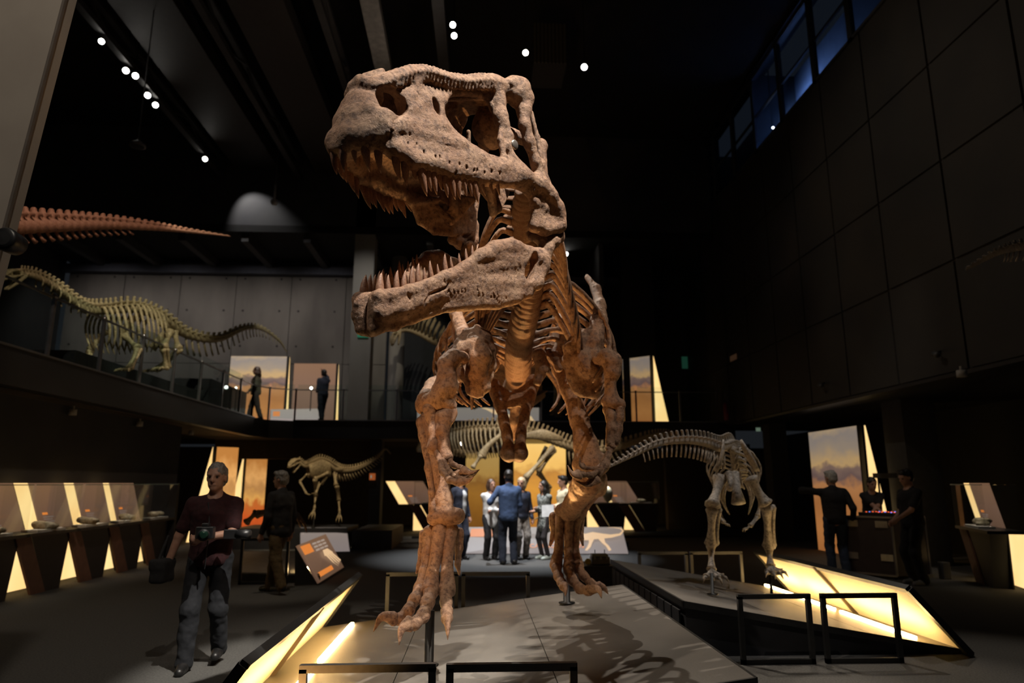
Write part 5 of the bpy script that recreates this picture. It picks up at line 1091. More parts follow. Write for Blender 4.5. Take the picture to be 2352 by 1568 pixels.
# dark stage of the long-necked skeleton
m = MB(); m.prism([(-6.85, 11.8, MZ), (-9.6, 11.8, MZ), (-9.6, 17.2, MZ), (-6.85, 17.2, MZ)], (0, 0, .36)); tag(m.build('plinth_stage', mat('blue_black_plinth', (.012, .015, .019), .6)), 'dark stage under the long-necked skeleton on the left gallery', 'platform')
m = MB(); m.prism([(-6.8, 17.6, MZ), (-7.8, 17.6, MZ), (-7.8, 20.4, MZ), (-6.8, 20.4, MZ)], (0, 0, .75)); tag(m.build('plinth_box', mat('blue_black_plinth', (.012, .015, .019), .6)), 'dark plinth box behind the left gallery railing', 'plinth')

# ---- glass railings of the gallery
PANE = glass('railing_glass', (.90, .95, .94)); EDGE = mat('glass_edge', (.25, .38, .36), .2)
def railing(label, pts, h=1.12):
    pts = [np.array(p, float) for p in pts]; r = thing('glass_railing', label, 'railing', tuple(pts[0]))
    for i, p in enumerate(pts):
        m = MB(); m.bar(p, p+(0, 0, .98), .05, .05, (0, 1, 0)); o = m.build('post', STEELG, r)
        m = MB(); m.lathe([(.04, 0), (.045, .03), (.03, .06)], p+(0, 0, .95), 10); m.build('clamp', STEELG, r, True)
    for a, b in zip(pts, pts[1:]):
        d = unit(b-a); m = MB(); m.bar(a+d*.05+(0, 0, h/2+.03), b-d*.05+(0, 0, h/2+.03), .012, h-.06); m.build('glass_pane', PANE, r)
    m = MB()
    for a, b in zip(pts, pts[1:]): m.bar(a+(0, 0, .96), b+(0, 0, .96), .03, .03)
    m.build('handrail', STEELG, r)
lp = [(MX-.08, y, MZ) for y in (6.2, 7.7, 9.15, 10.6, 12.05, 13.5, 14.95, 16.4, 17.85, 19.2, 20.3)]
railing('glass railing with steel posts along the left gallery', lp)
railing('short glass railing at the gallery corner', [(MX-.08, 20.3, MZ), (MX+.2, 20.95, MZ), (MX+.9, 21.28, MZ)])
railing('glass railing with steel posts along the rear gallery', [(x, 21.28, MZ) for x in (MX+.9, -4.15, -2.5, -1.0, .5, 2.0, 3.5, 5.0, 6.4, 7.6)])

# ---- display cases
BRD = picture('case_board', 'brown', .55); TRAY = mat('white_tray', (.75, .73, .68), .6); CGL = glass('case_glass', (.975, .985, .98)); TBL = mat('case_table', (.02, .018, .018), .4)
STONE = bone_mat('pale_fossil_stone', (.35, .3, .2), (.22, .18, .11), (.1, .08, .05)); YEL = WEDGE
def case_unit(label, o, u, v, L=1.25, fossil='slab', flip=False, lit=True):
    """display case; o floor corner, u along the row, v out towards the viewer"""
    o, u, v = np.array(o, float), unit(u), unit(v); r = thing('display_case', label, 'display case', tuple(o))
    def W(a, b, z): return o+u*(L-a if flip else a)+v*b+np.array([0, 0, z])
    def quad(name, pts, b, th, m):
        mb = MB(); mb.prism([W(a, b, z) for a, z in pts], v*th); return mb.build(name, m, r)
    k = .62
    if lit:
        quad('glowing_panel', [(-k*.86, .86), (.30-k*.86, .86), (.30-k*1.6, 1.6), (0-k*1.6, 1.6)], .13, .02, YEL); quad('glowing_base', [(-.05, 0.02), (L-.05, .02), (L-.05, .84), (-.05, .84)], .13, .02, YEL)
    q = [(.32-k*.86, .86), (1.22-k*.86, .86), (1.22-k*1.6, 1.6), (.32-k*1.6, 1.6)]; P = [W(a, .16, z) for a, z in q]
    if flip: P = [P[1], P[0], P[3], P[2]]
    if np.cross(P[1]-P[0], P[3]-P[0])@v < 0: P = [P[1], P[0], P[3], P[2]]
    sheet('print_board', *P, BRD, r, .03); f = (P[0], P[1], P[3])
    bars(r, *f, [(.15, .33, .30, .38)], PRINTO); bars(r, *f, [(.15, .27-.05*i, .45-.05*(i % 2), .295-.05*i) for i in range(5)], glow('grey_print', (.45, .33, .27), .35))
    quad('leg_board', [(.36, 0), (.70, 0), (.70-k*.84, .84), (.36-k*.84, .84)], .52, .04, mat('brown_leg_board', (.2, .10, .07), .6))
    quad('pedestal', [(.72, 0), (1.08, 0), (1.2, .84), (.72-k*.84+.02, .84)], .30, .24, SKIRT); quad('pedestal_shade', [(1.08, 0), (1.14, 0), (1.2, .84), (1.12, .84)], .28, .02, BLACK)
    mb = MB(); mb.prism([W(-.0, .14, .84), W(L, .14, .84), W(L, .66, .84), W(-.0, .66, .84)], (0, 0, .045)); mb.build('table_top', TBL, r)
    mb = MB(); mb.prism([W(.25, .36, .885), (W(.95, .36, .885)), W(.95, .6, .885), W(.25, .6, .885)], (0, 0, .035)); mb.build('tray', TRAY, r)
    for a, b in (((-.0, .65), (L, .65)), ((-.0, .2), (-.0, .65)), ((L, .2), (L, .65))):
        mb = MB(); p, q = W(a[0], a[1], 1.23), W(b[0], b[1], 1.23); mb.bar(p, q, .008, .68); mb.build('glass_pane', CGL, r)
    mb = MB(); mb.prism([W(0, .2, 1.57), W(L, .2, 1.57), W(L, .65, 1.57), W(0, .65, 1.57)], (0, 0, .008)); mb.build('glass_top', CGL, r)
    mb = MB(); p, q = W(0, .65, 1.575), W(L, .65, 1.575); mb.bar(p, q, .012, .014); mb.build('glass_rim', EDGE, r)
    lp_ = W(L*.5, .60, 1.55); spot('case_lamp', tuple(lp_), tuple(W(L*.5, .42, .9)), 7, 110, (1, .9, .75), .8, .03)
    # fossil inside: a thing of its own
    c = W(.6, .48, .92)
    if fossil == 'egg':
        mb = MB(); mb.lathe([(.02, 0), (.1, .05), (.16, .18), (.17, .3), (.13, .43), (.06, .5), (.01, .52)], c-(0, 0, .0), 16); tag(mb.build('fossil_egg', mat('egg_shell', (.5, .5, .42), .7, bump=.004, bscale=60), None, True), 'tall pale fossil egg shown in a glass case behind the visitors', 'fossil')
    else:
        S = SDF(c-.3, c+(.3, .3, .3), .014); rs = np.random.default_rng(int(abs(c[1]*100)))
        for i in range(6): S.ell(c+rs.uniform(-1, 1, 3)*(.10, .10, .03)+(0, 0, .05), (.08+.04*rs.random(), .07, .045), None, .03)
        S.half(c+(0, 0, .0), (0, 0, -1)); V, Fq = S.net(); fo = link('fossil', np_mesh('fossil', V, Fq, [(30, .008, 1)]), STONE); tag(fo, 'fossil in the '+label.replace('display ', ''), 'fossil', 'fossils on trays in the glass cases')
    return r
names = ['nearest display case of the left row, cut by the picture edge', 'second display case of the left row', 'third display case of the left row', 'fourth display case of the left row', 'farthest display case of the left row']
for i, y in enumerate((9.25, 10.5, 11.78, 13.0, 14.15)): case_unit(names[i], (-7.05, y, 0), (0, 1, 0), (1, 0, 0), 1.18)
m = MB(); m.box((-7.1, 15.3, 0), (-6.4, 15.4, 1.6)); tag(m.build('end_panel', SKIRT), 'dark end panel closing the left row of display cases', 'panel')
m = MB(); m.box((-7.35, 5, 0), (-7.1, 16.9, MB_)); struct('wall_partition', m, DARKW, 'dark partition behind the left row of display cases')
case_unit('display case at the right picture edge', (8.9, 11.6, 0), (-.35, -1, 0), (-1, .35, 0), 1.5)
for x, fo, lab in ((958, 'slab', 'rear display case left of the standing visitors'), (1345, 'egg', 'rear display case holding the tall egg'), (1418, 'slab', 'rear display case right of the reading board')):
    a = PZ(x, 1219, .0); case_unit(lab, (a[0], 23.4, .06), (1, 0, 0), (0, -1, 0), 1.2, fo)
# ================================================================== people
SKIN = mat('skin', (.48, .27, .19), .5, (.42, .22, .15), 18., spec=.4)
def cloth(name, c, c2=None, sc=40., rough=.9, bump=.003): return mat('cloth_'+name, c, rough, c2 or tuple(q*.7 for q in c), sc, 6., bump, 25.)
HAIRD = mat('dark_hair', (.022, .016, .012), .45, (.012, .009, .007), 60., stretch=(1, 1, .15)); HAIRG = mat('grey_hair', (.26, .24, .22), .5, (.12, .11, .10), 60., stretch=(1, 1, .2)); HAIRB = mat('blond_hair', (.62, .48, .30), .45, (.42, .3, .17), 60., stretch=(1, 1, .15)); HAIRN = mat('brown_hair', (.10, .05, .03), .45, (.05, .028, .018), 60., stretch=(1, 1, .15)); HAIRW = mat('white_grey_hair', (.5, .48, .45), .5, (.3, .29, .27), 60., stretch=(1, 1, .2))
EYE = mat('eye', (.03, .02, .015), .15)
SHOED = mat('dark_shoe', (.018, .016, .016), .4, (.01, .01, .01), 20.); 
def person(label, p, fwd, H, top, bottom, hair, shoes=SHOED, lh=None, rh=None, le=None, re_=None, step=0., lean=0., look=None, h=.014, skirt=None, sleeve='long', hem=.0, hands='open', open_front=None, twist=0., build=1.0, tights=None, tilt=0.):
    """lh rh: wrist targets, le re_: elbow hints, all in body coordinates (x to the person's right, y ahead, z up) for a 1.75 m figure"""
    s = H/1.75; f = unit((fwd[0], fwd[1], 0)); rt = np.array([f[1], -f[0], 0.]); p = np.array([p[0], p[1], p[2] if len(p) > 2 else 0.])
    cl, sl_ = math.cos(lean), math.sin(lean)
    def T(a):
        x, y, z = a
        if z > .95: y2 = y*cl+(z-.95)*sl_; z = .95+(z-.95)*cl-y*sl_*.3; y = y2
        return p+s*(x*rt+y*f+z*np.array([0, 0, 1.]))
    def V3(*a): return np.array(a, float)
    hipL, hipR = V3(-.095, 0, .93), V3(.095, 0, .93)
    ankL, ankR = V3(-.11, -step*.5, .085), V3(.11, step*.5, .085)
    def mid(a, b, bend, L1, L2):
        d = b-a; D = np.linalg.norm(d); D2 = min(D, (L1+L2)*.999); q = (L1*L1-L2*L2+D2*D2)/(2*D2); hgt = math.sqrt(max(0, L1*L1-q*q)); bd = np.array(bend, float); u = unit(d); bd = unit(bd-u*(bd@u)); return a+u*q+bd*hgt, a+u*D2
    kL, ankL = mid(hipL, ankL, (0, 1, 0), .45, .425); kR, ankR = mid(hipR, ankR, (0, 1, 0), .45, .425)
    if step > .2: ankL = ankL+(0, 0, .05)
    shL, shR = V3(-.175*build, 0, 1.40), V3(.175*build, 0, 1.40)
    wL = V3(*(lh or (-.25, .06, .86))); wR = V3(*(rh or (.25, .06, .86)))
    eL, wL = mid(shL, wL, le or (-.4, -1, -.1), .30, .26); eR, wR = mid(shR, wR, re_ or (.4, -1, -.1), .30, .26)
    hd = V3(0, .03+tilt*.1, 1.635); lf = unit(look) if look is not None else None
    hf = f if lf is None else unit((lf[0], lf[1], 0)); hr = np.array([hf[1], -hf[0], 0.]); hc = T(hd)
    tl = (lf[2] if lf is not None and len(lf) > 2 else 0)
    hfz = unit(hf+np.array([0, 0, tl])); hu = unit(np.array([0, 0, 1.])-hfz*hfz[2])
    def Hd(x, y, z): return hc+s*(x*hr+y*hfz+z*hu)
    MH = Matrix((tuple(hr), tuple(hfz), tuple(hu))).transposed()
    r = thing('person', label, 'person', tuple(p))
    lo = np.min([T(V3(-.5, -.45, 0)), T(V3(.5, .45, 0)), T(V3(-.5, .45, 0)), T(V3(.5, -.45, 0))]+[T(q) for q in (wL, wR, eL, eR, ankL, ankR)], 0)-.16; hi = np.max([T(V3(-.3, -.3, 1.8)), T(V3(.3, .3, 1.8)), T(V3(-.3, .3, 1.8)), T(V3(.3, -.3, 1.8)), hc+.2]+[T(q) for q in (wL, wR, eL, eR, ankL, ankR)], 0)+.16
    lo[2] = p[2]-.02
    # body
    S = SDF(lo, hi, h*s)
    S.ell(Hd(0, .005, .035), (.078*s, .098*s, .098*s), MH, .02); S.ell(Hd(0, .03, -.045), (.062*s, .07*s, .075*s), MH, .03); S.ell(Hd(0, .072, -.098), (.028*s, .022*s, .02*s), MH, .02)
    S.cone(Hd(0, .1, .02), Hd(0, .118, -.022), .011*s, .016*s, .01); S.cone(Hd(-.013, .105, -.024), Hd(.013, .105, -.024), .010*s, .010*s, .006); S.cone(Hd(-.025, .092, -.062), Hd(.025, .092, -.062), .0085*s, .0085*s, .008)
    S.cone(Hd(-.045, .088, .032), Hd(.045, .088, .032), .013*s, .013*s, .012)
    for q in (-1, 1): S.ell(Hd(q*.032, .1, .008), (.017*s, .016*s, .011*s), MH, .008, 'sub'); S.ell(Hd(q*.079, -.005, .0), (.012*s, .022*s, .033*s), MH, .006)
    S.cone(T(V3(0, -.01, 1.44)), Hd(0, -.02, -.07), .06*s, .055*s, .03)
    S.chain([T(V3(0, 0, .96)), T(V3(0, .01, 1.12)), T(V3(0, .01, 1.3)), T(V3(0, 0, 1.43))], [.125*s*build, .12*s*build, .13*s*build, .085*s], .04)
    for q in (-1, 1): S.cone(T(V3(q*.06, 0, 1.3)), T(V3(q*.155*build, 0, 1.39)), .09*s, .05*s, .04)
    for sh, e, w_ in ((shL, eL, wL), (shR, eR, wR)): S.chain([T(sh), T(e), T(w_)], [.052*s, .04*s, .029*s], .02)
    for hp, k, a in ((hipL, kL, ankL), (hipR, kR, ankR)): S.chain([T(hp), T(k), T(a)], [.085*s, .056*s, .04*s], .03); S.chain([T(a), T(a+(0, .04, -.045)), T(a+(0, .15, -.055))], [.04*s, .038*s, .03*s], .02)
    for e, w_, q in ((eL, wL, -1), (eR, wR, 1)):
        d = unit(w_-e); inw = unit(np.cross(d, (0, 1, 0) if abs(d[1]) < .8 else (0, 0, 1))*q); nrm = np.cross(d, inw); fr = np.cross(d, unit(V3(-q*.9, .2, .1)-d*(V3(-q*.9, .2, .1)@d)))
        S.cone(T(w_), T(w_+d*.07), .03*s, .036*s, .015); pn = unit(V3(-q, .1, 0)-d*(V3(-q, .1, 0)@d)); ac = np.cross(d, pn)
        for i in range(4):
            o = ac*(.027-.018*i); L = (.065, .075, .07, .055)[i]; a = w_+d*.075+o; curl = .35 if hands == 'open' else 1.0; b = a+(d*math.cos(curl)+pn*math.sin(curl))*L*.5; c = b+(d*math.cos(2*curl)+pn*math.sin(2*curl))*L*.5; S.chain([T(a), T(b), T(c)], [.0095*s, .009*s, .0075*s], .004)
        a = w_+d*.03+ac*.03; b = a+(d*.7+ac*.6+pn*.3)*.035; S.chain([T(a), T(b), T(b+(d*.85+pn*.45)*.035)], [.012*s, .011*s, .009*s], .006)
    V, Fq = S.net(); link('body', np_mesh('body', V, Fq), SKIN, r)
    for q in (-1, 1):
        m = MB(); c = Hd(q*.032, .088, .008); m.lathe([(.001, -.012*s), (.009*s, -.008*s), (.0125*s, 0), (.009*s, .008*s), (.001, .012*s)], c, 8); m.build('eye', EYE, r, True)
    # upper garment
    tm, base = top, .118*build
    S = SDF(lo, hi, h*s); hz = .86+hem
    S.chain([T(V3(0, 0, hz+.09)), T(V3(0, .01, 1.1)), T(V3(0, .012, 1.3)), T(V3(0, -.005, 1.425))], [(base+.045)*s, (base+.026)*s, (base+.036)*s, .088*s], .04)
    for q in (-1, 1): S.cone(T(V3(q*.07, 0, hz+.08)), T(V3(q*.08*build, 0, 1.33)), .10*s*build, .105*s*build, .04); S.cone(T(V3(q*.06, 0, 1.33)), T(V3(q*.155*build, 0, 1.39)), .10*s, .058*s, .05); S.cone(T(V3(q*.03, -.01, 1.45)), T(V3(q*.15*build, 0, 1.41)), .05*s, .045*s, .04)
    for sh, e, w_ in ((shL, eL, wL), (shR, eR, wR)):
        if sleeve == 'long': S.chain([T(sh), T(e), T(w_-unit(w_-e)*.02)], [.064*s, .056*s, .044*s], .03)
        else: S.chain([T(sh), T(sh+(e-sh)*.72)], [.062*s, .064*s], .03)
    S.cone(T(V3(0, -.015, 1.45)), T(V3(0, -.015, 1.475)), .072*s, .068*s, .02)
    S.half(T(V3(0, 0, hz)), (0, 0, -1)) if lean == 0 else None
    S.cone(T(V3(0, .03, 1.47)), T(V3(0, .06, 1.62)), .062*s, .07*s, .01, 'sub')
    if open_front: S.cone(T(V3(0, .2, hz-.1)), T(V3(0, .17, 1.40)), .075*s, .05*s, .01, 'sub')
    V, Fq = S.net(); link('jacket' if sleeve == 'long' else 'shirt', np_mesh('top', V, Fq, [(13, .007, 2), (26, .004, 3)]), tm, r)
    if open_front:
        S = SDF(lo, hi, h*s); S.chain([T(V3(0, .02, .94)), T(V3(0, .03, 1.1)), T(V3(0, .03, 1.3)), T(V3(0, .0, 1.43))], [.13*s, .125*s, .135*s, .07*s], .04); S.half(T(V3(0, .0, .9)), (0, 0, -1)); S.cone(T(V3(0, .06, 1.47)), T(V3(0, .06, 1.62)), .05*s, .07*s, .01, 'sub')
        V, Fq = S.net(); link('shirt', np_mesh('shirt', V, Fq), open_front, r)
    # lower garment
    S = SDF(lo, hi, h*s)
    if skirt:
        S.chain([T(V3(0, 0, 1.0)), T(V3(0, 0, .85)), T(V3(0, 0, skirt+.16))], [.13*s, .155*s, .19*s], .05); S.half(T(V3(0, 0, skirt)), (0, 0, -1))
        V, Fq = S.net(); link('skirt', np_mesh('skirt', V, Fq, [(12, .012, 2)]), bottom, r); S = SDF(lo, hi, h*s); lm, g = tights or SKIN, .008
    else: lm, g = bottom, .024
    if not skirt: S.ell(T(V3(0, -.005, .95)), (.165*s*build, .135*s*build, .12*s), Matrix((tuple(rt), tuple(f), (0, 0, 1))).transposed(), .04)
    for hp, k, a in ((hipL, kL, ankL), (hipR, kR, ankR)): S.chain([T(hp), T(k), T(a+(0, 0, -.02 if not skirt else 0))], [(.085+g*.7)*s, (.056+g)*s, (.04+g*1.3)*s], .03)
    V, Fq = S.net(); link('trousers' if not skirt else 'tights', np_mesh('legs', V, Fq, [(14, .008 if not skirt else .001, 4), (30, .004 if not skirt else 0, 5)]), lm, r)
    for a in (ankL, ankR):
        S = SDF(T(a)-.32*s, T(a)+.32*s, h*s*.8); S.chain([T(a+(0, -.035, -.04)), T(a+(0, .06, -.045)), T(a+(0, .165, -.055))], [.048*s, .045*s, .038*s], .02); S.cone(T(a+(0, -.02, -.02)), T(a+(0, .0, .0)), .048*s, .045*s, .02); S.half(T(a+(0, 0, -.085)), (0, 0, -1)); V, Fq = S.net(); link('shoe', np_mesh('shoe', V, Fq), shoes, r)
    # hair
    hm, style = hair
    if style != 'bald':
        S = SDF(hc-.45*s, hc+.25*s, h*s*.8); S.ell(Hd(0, -.012, .052), (.089*s, .108*s, .098*s), MH, .01)
        if style in ('short', 'crop'):
            S.ell(Hd(0, -.045, -.005), (.085*s, .075*s, .085*s), MH, .02)
            if style == 'short': S.cone(Hd(-.05, .07, .105), Hd(.06, .06, .115), .026*s, .03*s, .03)
        elif style == 'bob': S.ell(Hd(0, -.03, -.03), (.105*s, .09*s, .13*s), MH, .03)
        elif style == 'long':
            S.chain([Hd(0, -.04, 0), Hd(0, -.06, -.15), Hd(0, -.07, -.30)], [.095*s, .095*s, .06*s], .03)
            for q in (-1, 1): S.chain([Hd(q*.07, .0, .05), Hd(q*.088, .0, -.08), Hd(q*.085, .02, -.26)], [.03*s, .035*s, .025*s], .02)
        S.ell(Hd(0, .125, -.03), (.066*s, .085*s, .105*s), MH, .015, 'sub')
        if style != 'long' and style != 'bob':
            for q in (-1, 1): S.ell(Hd(q*.085, .02, -.04), (.025*s, .06*s, .06*s), MH, .01, 'sub')
        V, Fq = S.net(); link('hair', np_mesh('hair', V, Fq, [(35, .007, 5), (70, .004, 6)]), hm, r)
    return r, T
BLK = cloth('black', (.016, .015, .016)); NAVY = cloth('navy_suit', (.022, .026, .045)); JEANS = cloth('dark_jeans', (.022, .03, .052), (.014, .018, .032)); WHITE = cloth('white_shirt', (.72, .71, .69), (.6, .6, .6)); BLUE = cloth('blue_tweed', (.06, .105, .22), (.035, .06, .13), 150.); MAROON = cloth('maroon_polo', (.04, .007, .009), (.024, .0045, .006)); KHAKI = cloth('olive_khaki', (.12, .078, .03), (.08, .05, .02)); CREAMC = cloth('cream_blouse', (.62, .55, .38), (.5, .42, .28)); LEATH = cloth('dark_blue_leather', (.03, .036, .06), None, 40, .45); GREYP = cloth('grey_patterned', (.28, .25, .22), (.12, .10, .09), 22.); FLORAL = cloth('black_white_print', (.32, .33, .30), (.02, .025, .025), 26.); TIGHT = cloth('dark_tights', (.03, .022, .022)); SAND = cloth('olive_shirt', (.10, .09, .055)); BROWNT = cloth('brown_trousers', (.06, .045, .035)); DNAVY = cloth('dark_navy_trousers', (.02, .024, .035)); BJEAN = cloth('blue_jeans', (.05, .07, .12), (.03, .045, .08))

# photographer, front left, walking towards the camera
pp = PZ(462, 1530, 0); r, T = person('grey-haired photographer in maroon polo shirt holding a camera', pp, (.16, -1), 1.76, MAROON, cloth('black_jeans', (.012, .013, .017), (.008, .009, .012)), (HAIRG, 'crop'), h=.0085, sleeve='short', lh=(.02, .30, 1.12), le=(-1, -.3, -.4), rh=(.37, -.02, .86), step=.30, look=(.03, -1, .02), hands='closed', build=1.08)
CAMB = mat('camera_body', (.015, .015, .016), .4)
def solid(name, mb, m, label, cat, group=None, smooth=False): return tag(mb.build(name, m, None, smooth), label, cat, group)
c = T((-.015, .38, 1.17)); r2 = thing('camera', 'black camera with lens held at the photographer\'s chest', 'camera', tuple(c))
m = MB(); m.box((c[0]-.075, c[1]-.035, c[2]-.05), (c[0]+.075, c[1]+.035, c[2]+.05)); m.box((c[0]-.03, c[1]-.03, c[2]+.05), (c[0]+.03, c[1]+.03, c[2]+.08)); m.build('camera_body', CAMB, r2, bevel=.006)
m = MB(); m.lathe([(.045, 0), (.045, .09), (.05, .1), (.05, .13)], c+(.0, -.03, 0), 16, axis=(.35, -1, -.1)); m.build('lens', CAMB, r2, True)
m = MB(); m.lathe([(.04, .131), (.02, .134)], c+(.0, -.03, 0), 16, axis=(.35, -1, -.1)); m.build('lens_glass', mat('lens_glass', (.01, .03, .02), .05), r2, True)
c2 = T((-.22, .33, 1.15)); r2 = thing('camera', 'second black camera in the photographer\'s hand', 'camera', tuple(c2)); m = MB(); m.box((c2[0]-.06, c2[1]-.03, c2[2]-.04), (c2[0]+.06, c2[1]+.03, c2[2]+.04)); m.build('camera_body', CAMB, r2, bevel=.005); m = MB(); m.lathe([(.04, 0), (.04, .12)], c2+(.05, 0, 0), 14, axis=(1, -.2, 0)); m.build('lens', CAMB, r2, True)
b = T((.39, .02, .82)); S = SDF(b-.35, b+.35, .012); S.box(b, (.07, .12, .10), None, .03); S.box(b+(-.01, 0, .06), (.075, .125, .05), None, .03, .02); S.chain([b+(0, -.1, .1), b+(.02, 0, .3), b+(-.05, .1, .1)], [.015, .014, .015], .01); V, Fq = S.net(); tag(link('shoulder_bag', np_mesh('bag', V, Fq, [(14, .008, 1)]), BLK), 'black shoulder bag hanging at the photographer\'s hip', 'bag')
m = MB(); m.tube([T((.03, .15, 1.42)), T((.0, .19, 1.25)), T((-.0, .30, 1.2))], .012, 6, .3); m.tube([T((-.03, .33, 1.1)), T((-.02, .30, .98)), T((-.01, .27, .86))], .018, 6, .3); solid('camera_strap', m, mat('strap', (.05, .05, .055), .7), 'grey camera strap hanging down the photographer\'s front', 'strap')
# man in dark jacket walking left
pp = PZ(632, 1362, 0); person('grey-haired man in dark jacket and khaki trousers walking away', pp, (-.9, .45), 1.76, BLK, KHAKI, (HAIRG, 'short'), h=.012, rh=(.28, .02, .85), lh=(-.26, .1, .86), step=.42, look=(-1, .25, 0), build=1.16, hem=-.06)
# the group
person('man in dark suit and white shirt standing behind the leg bones', PZ(1053, 1285, 0), (.75, -.65), 1.80, NAVY, NAVY, (HAIRG, 'crop'), look=(1, -.1, -.05), open_front=WHITE, h=.014)
person('smiling woman in long white blouse and black trousers', PZ(1126, 1285, 0), (.35, -.9), 1.66, WHITE, BLK, (HAIRN, 'bob'), SHOED, lh=(.1, .2, 1.08), rh=(-.1, .22, 1.08), look=(.5, -.8, .05), hem=-.16, h=.014)
person('man in blue jacket and jeans seen from behind, arm held out', PZ(1168, 1296, 0), (-.1, 1), 1.84, BLUE, JEANS, (HAIRD, 'crop'), lh=(-.36, .2, 1.15), le=(-.6, -.6, -.8), rh=(.12, .24, 1.1), look=(-.15, 1, 0), build=1.12, hem=-.05, h=.014)
person('blond woman in dark leather jacket and patterned trousers', PZ(1197, 1284, 0), (.35, -.9), 1.70, LEATH, GREYP, (HAIRB, 'bob'), look=(-.4, -.9, -.05), h=.014)
person('long-haired woman in printed dress and dark tights holding papers', PZ(1252, 1284, 0), (-.75, -.5), 1.63, FLORAL, FLORAL, (HAIRD, 'long'), mat('pale_shoe', (.45, .5, .45), .5), lh=(.06, .24, 1.08), rh=(-.02, .26, 1.14), look=(-.9, -.35, 0), skirt=.60, tights=TIGHT, h=.014)
person('short-haired person in cream blouse looking left', PZ(1298, 1281, 0), (-.9, -.4), 1.74, CREAMC, BLK, (HAIRD, 'short'), lh=(.04, .22, 1.12), rh=(-.06, .24, 1.08), look=(-1, -.25, -.05), h=.014)
c = PY(1258, 1172, 14.6); m = MB(); m.prism([c+(-.13, -.1, -.13), c+(.13, -.08, -.11), c+(.12, -.03, .12), c+(-.13, -.05, .11)], (0, .012, 0)); solid('paper_sheet', m, mat('white_paper', (.8, .8, .8), .8), 'white sheets of paper held by the long-haired woman', 'paper')
# three men at the right
person('man in dark jacket and jeans seen from behind by the desert picture', PZ(1930, 1322, 0), (.25, 1), 1.80, BLK, BJEAN, (HAIRW, 'short'), lh=(-.28, .22, 1.42), le=(-1, -.1, .1), rh=(.3, .05, .9), build=1.12, look=(-.3, 1, 0), h=.014)
person('man in black t-shirt leaning on the flight case', PZ(2014, 1298, 0), (-.25, -1), 1.72, BLK, BLK, (HAIRD, 'crop'), lh=(.1, .36, 1.08), rh=(-.1, .38, 1.08), le=(-1, .1, -.3), re_=(1, .1, -.3), sleeve='short', lean=.3, look=(-.1, -1, -.15), h=.014)
person('man in black t-shirt working at the flight case', PZ(2113, 1342, 0), (-.9, -.1), 1.80, BLK, BLK, (HAIRD, 'short'), mat('pale_sole_shoe', (.2, .2, .2), .5), lh=(-.12, .36, 1.0), rh=(.2, .2, .95), sleeve='short', look=(-1, -.1, -.25), build=1.1, h=.014)
# gallery visitors
a = PY(588, 900, 21.75); person('long-haired visitor in olive shirt walking along the gallery', (a[0], a[1], MZ+.01), (-.9, -.1), 1.72, SAND, BROWNT, (HAIRN, 'long'), step=.45, look=(-1, -.2, 0), h=.018, lh=(-.25, .16, .95))
a = PY(742, 900, 21.8); person('visitor in dark navy on the gallery raising one arm', (a[0], a[1], MZ+.01), (-.6, .7), 1.66, NAVY, DNAVY, (HAIRD, 'crop'), rh=(.1, .25, 1.75), re_=(.8, .6, -.3), lh=(-.1, .25, 1.05), step=.4, look=(-.5, .8, .3), h=.018)
# ================================================================== spotlights and small things
LAMP = glow('lamp_face', (1, .95, .86), 30); LAMPH = mat('lamp_housing', (.03, .03, .032), .45, (.02, .02, .022), 10.)
def spotlight(c, label, aim=(0, -.5, -1), r=.075, L=.2, group='ceiling spotlights', hang=None):
    c = np.array(c); aim = unit(aim); o = thing('spotlight', label, 'spotlight', tuple(c), group)
    m = MB(); m.lathe([(.02, -L), (r*.8, -L), (r, -L*.5), (r*1.08, .0), (r*1.08, .02), (r*.95, .02), (r*.95, .0)], c, 16, axis=aim); m.build('housing', LAMPH, o, True)
    m = MB(); m.lathe([(.001, .004), (r*.9, .004), (r*.9, .012), (.001, .012)], c, 16, axis=aim); m.build('lens', LAMP, o, True)
    q = c-aim*L*.5; m = MB(); m.bar(q, (q[0], q[1], hang) if hang else q+(0, 0, .28), .03, .02, (0, 1, 0)); m.build('bracket', LAMPH, o)
spots = [(233, 95, 11.2, 'first ceiling spotlight of the left track, nearest the top edge'), (289, 162, 11.2, 'second ceiling spotlight of the left track'), (311, 174, 11.2, 'third ceiling spotlight, paired beside the second on the left track'), (339, 219, 11.2, 'fourth ceiling spotlight of the left track'), (357, 241, 11.2, 'fifth ceiling spotlight of the left track'), (471, 365, 11.2, 'last ceiling spotlight of the left track before the rear wall'),
         (1040, 57, 11.0, 'upper of two ceiling spotlights above the skull'), (1043, 82, 11.0, 'lower of two ceiling spotlights above the skull'), (1207, 121, 11.0, 'ceiling spotlight beside the ribbed diffuser box'), (1342, 154, 11.0, 'ceiling spotlight right of the diffuser box')]
for x, y, z, lab in spots: spotlight(PZ(x, y, z), lab, unit(np.array([0, 2, 1.6])-PZ(x, y, z))*1.0 if True else None, .065 if y < 130 else .075, hang=CZ)
for x, y, lab in ((1310, 558, 'topmost of three small lamps under the rear soffit'), (1306, 570, 'middle of three small lamps under the rear soffit'), (1300, 583, 'lowest of three small lamps under the rear soffit')): spotlight(PY(x, y, 22.6), lab, (-.05, -1, -.5), .075, .15, 'lamps under the rear soffit', 9.5)
for x, y, lab in ((1060, 1018, 'bright downlight below the rear gallery, left of the pubis'), (1293, 1017, 'small downlight below the rear gallery, right of the pubis')): spotlight(PY(x, y, 22.0), lab, (0, -1, -.3), .065 if x < 1100 else .045, .1, 'lamps below the rear gallery', MB_)
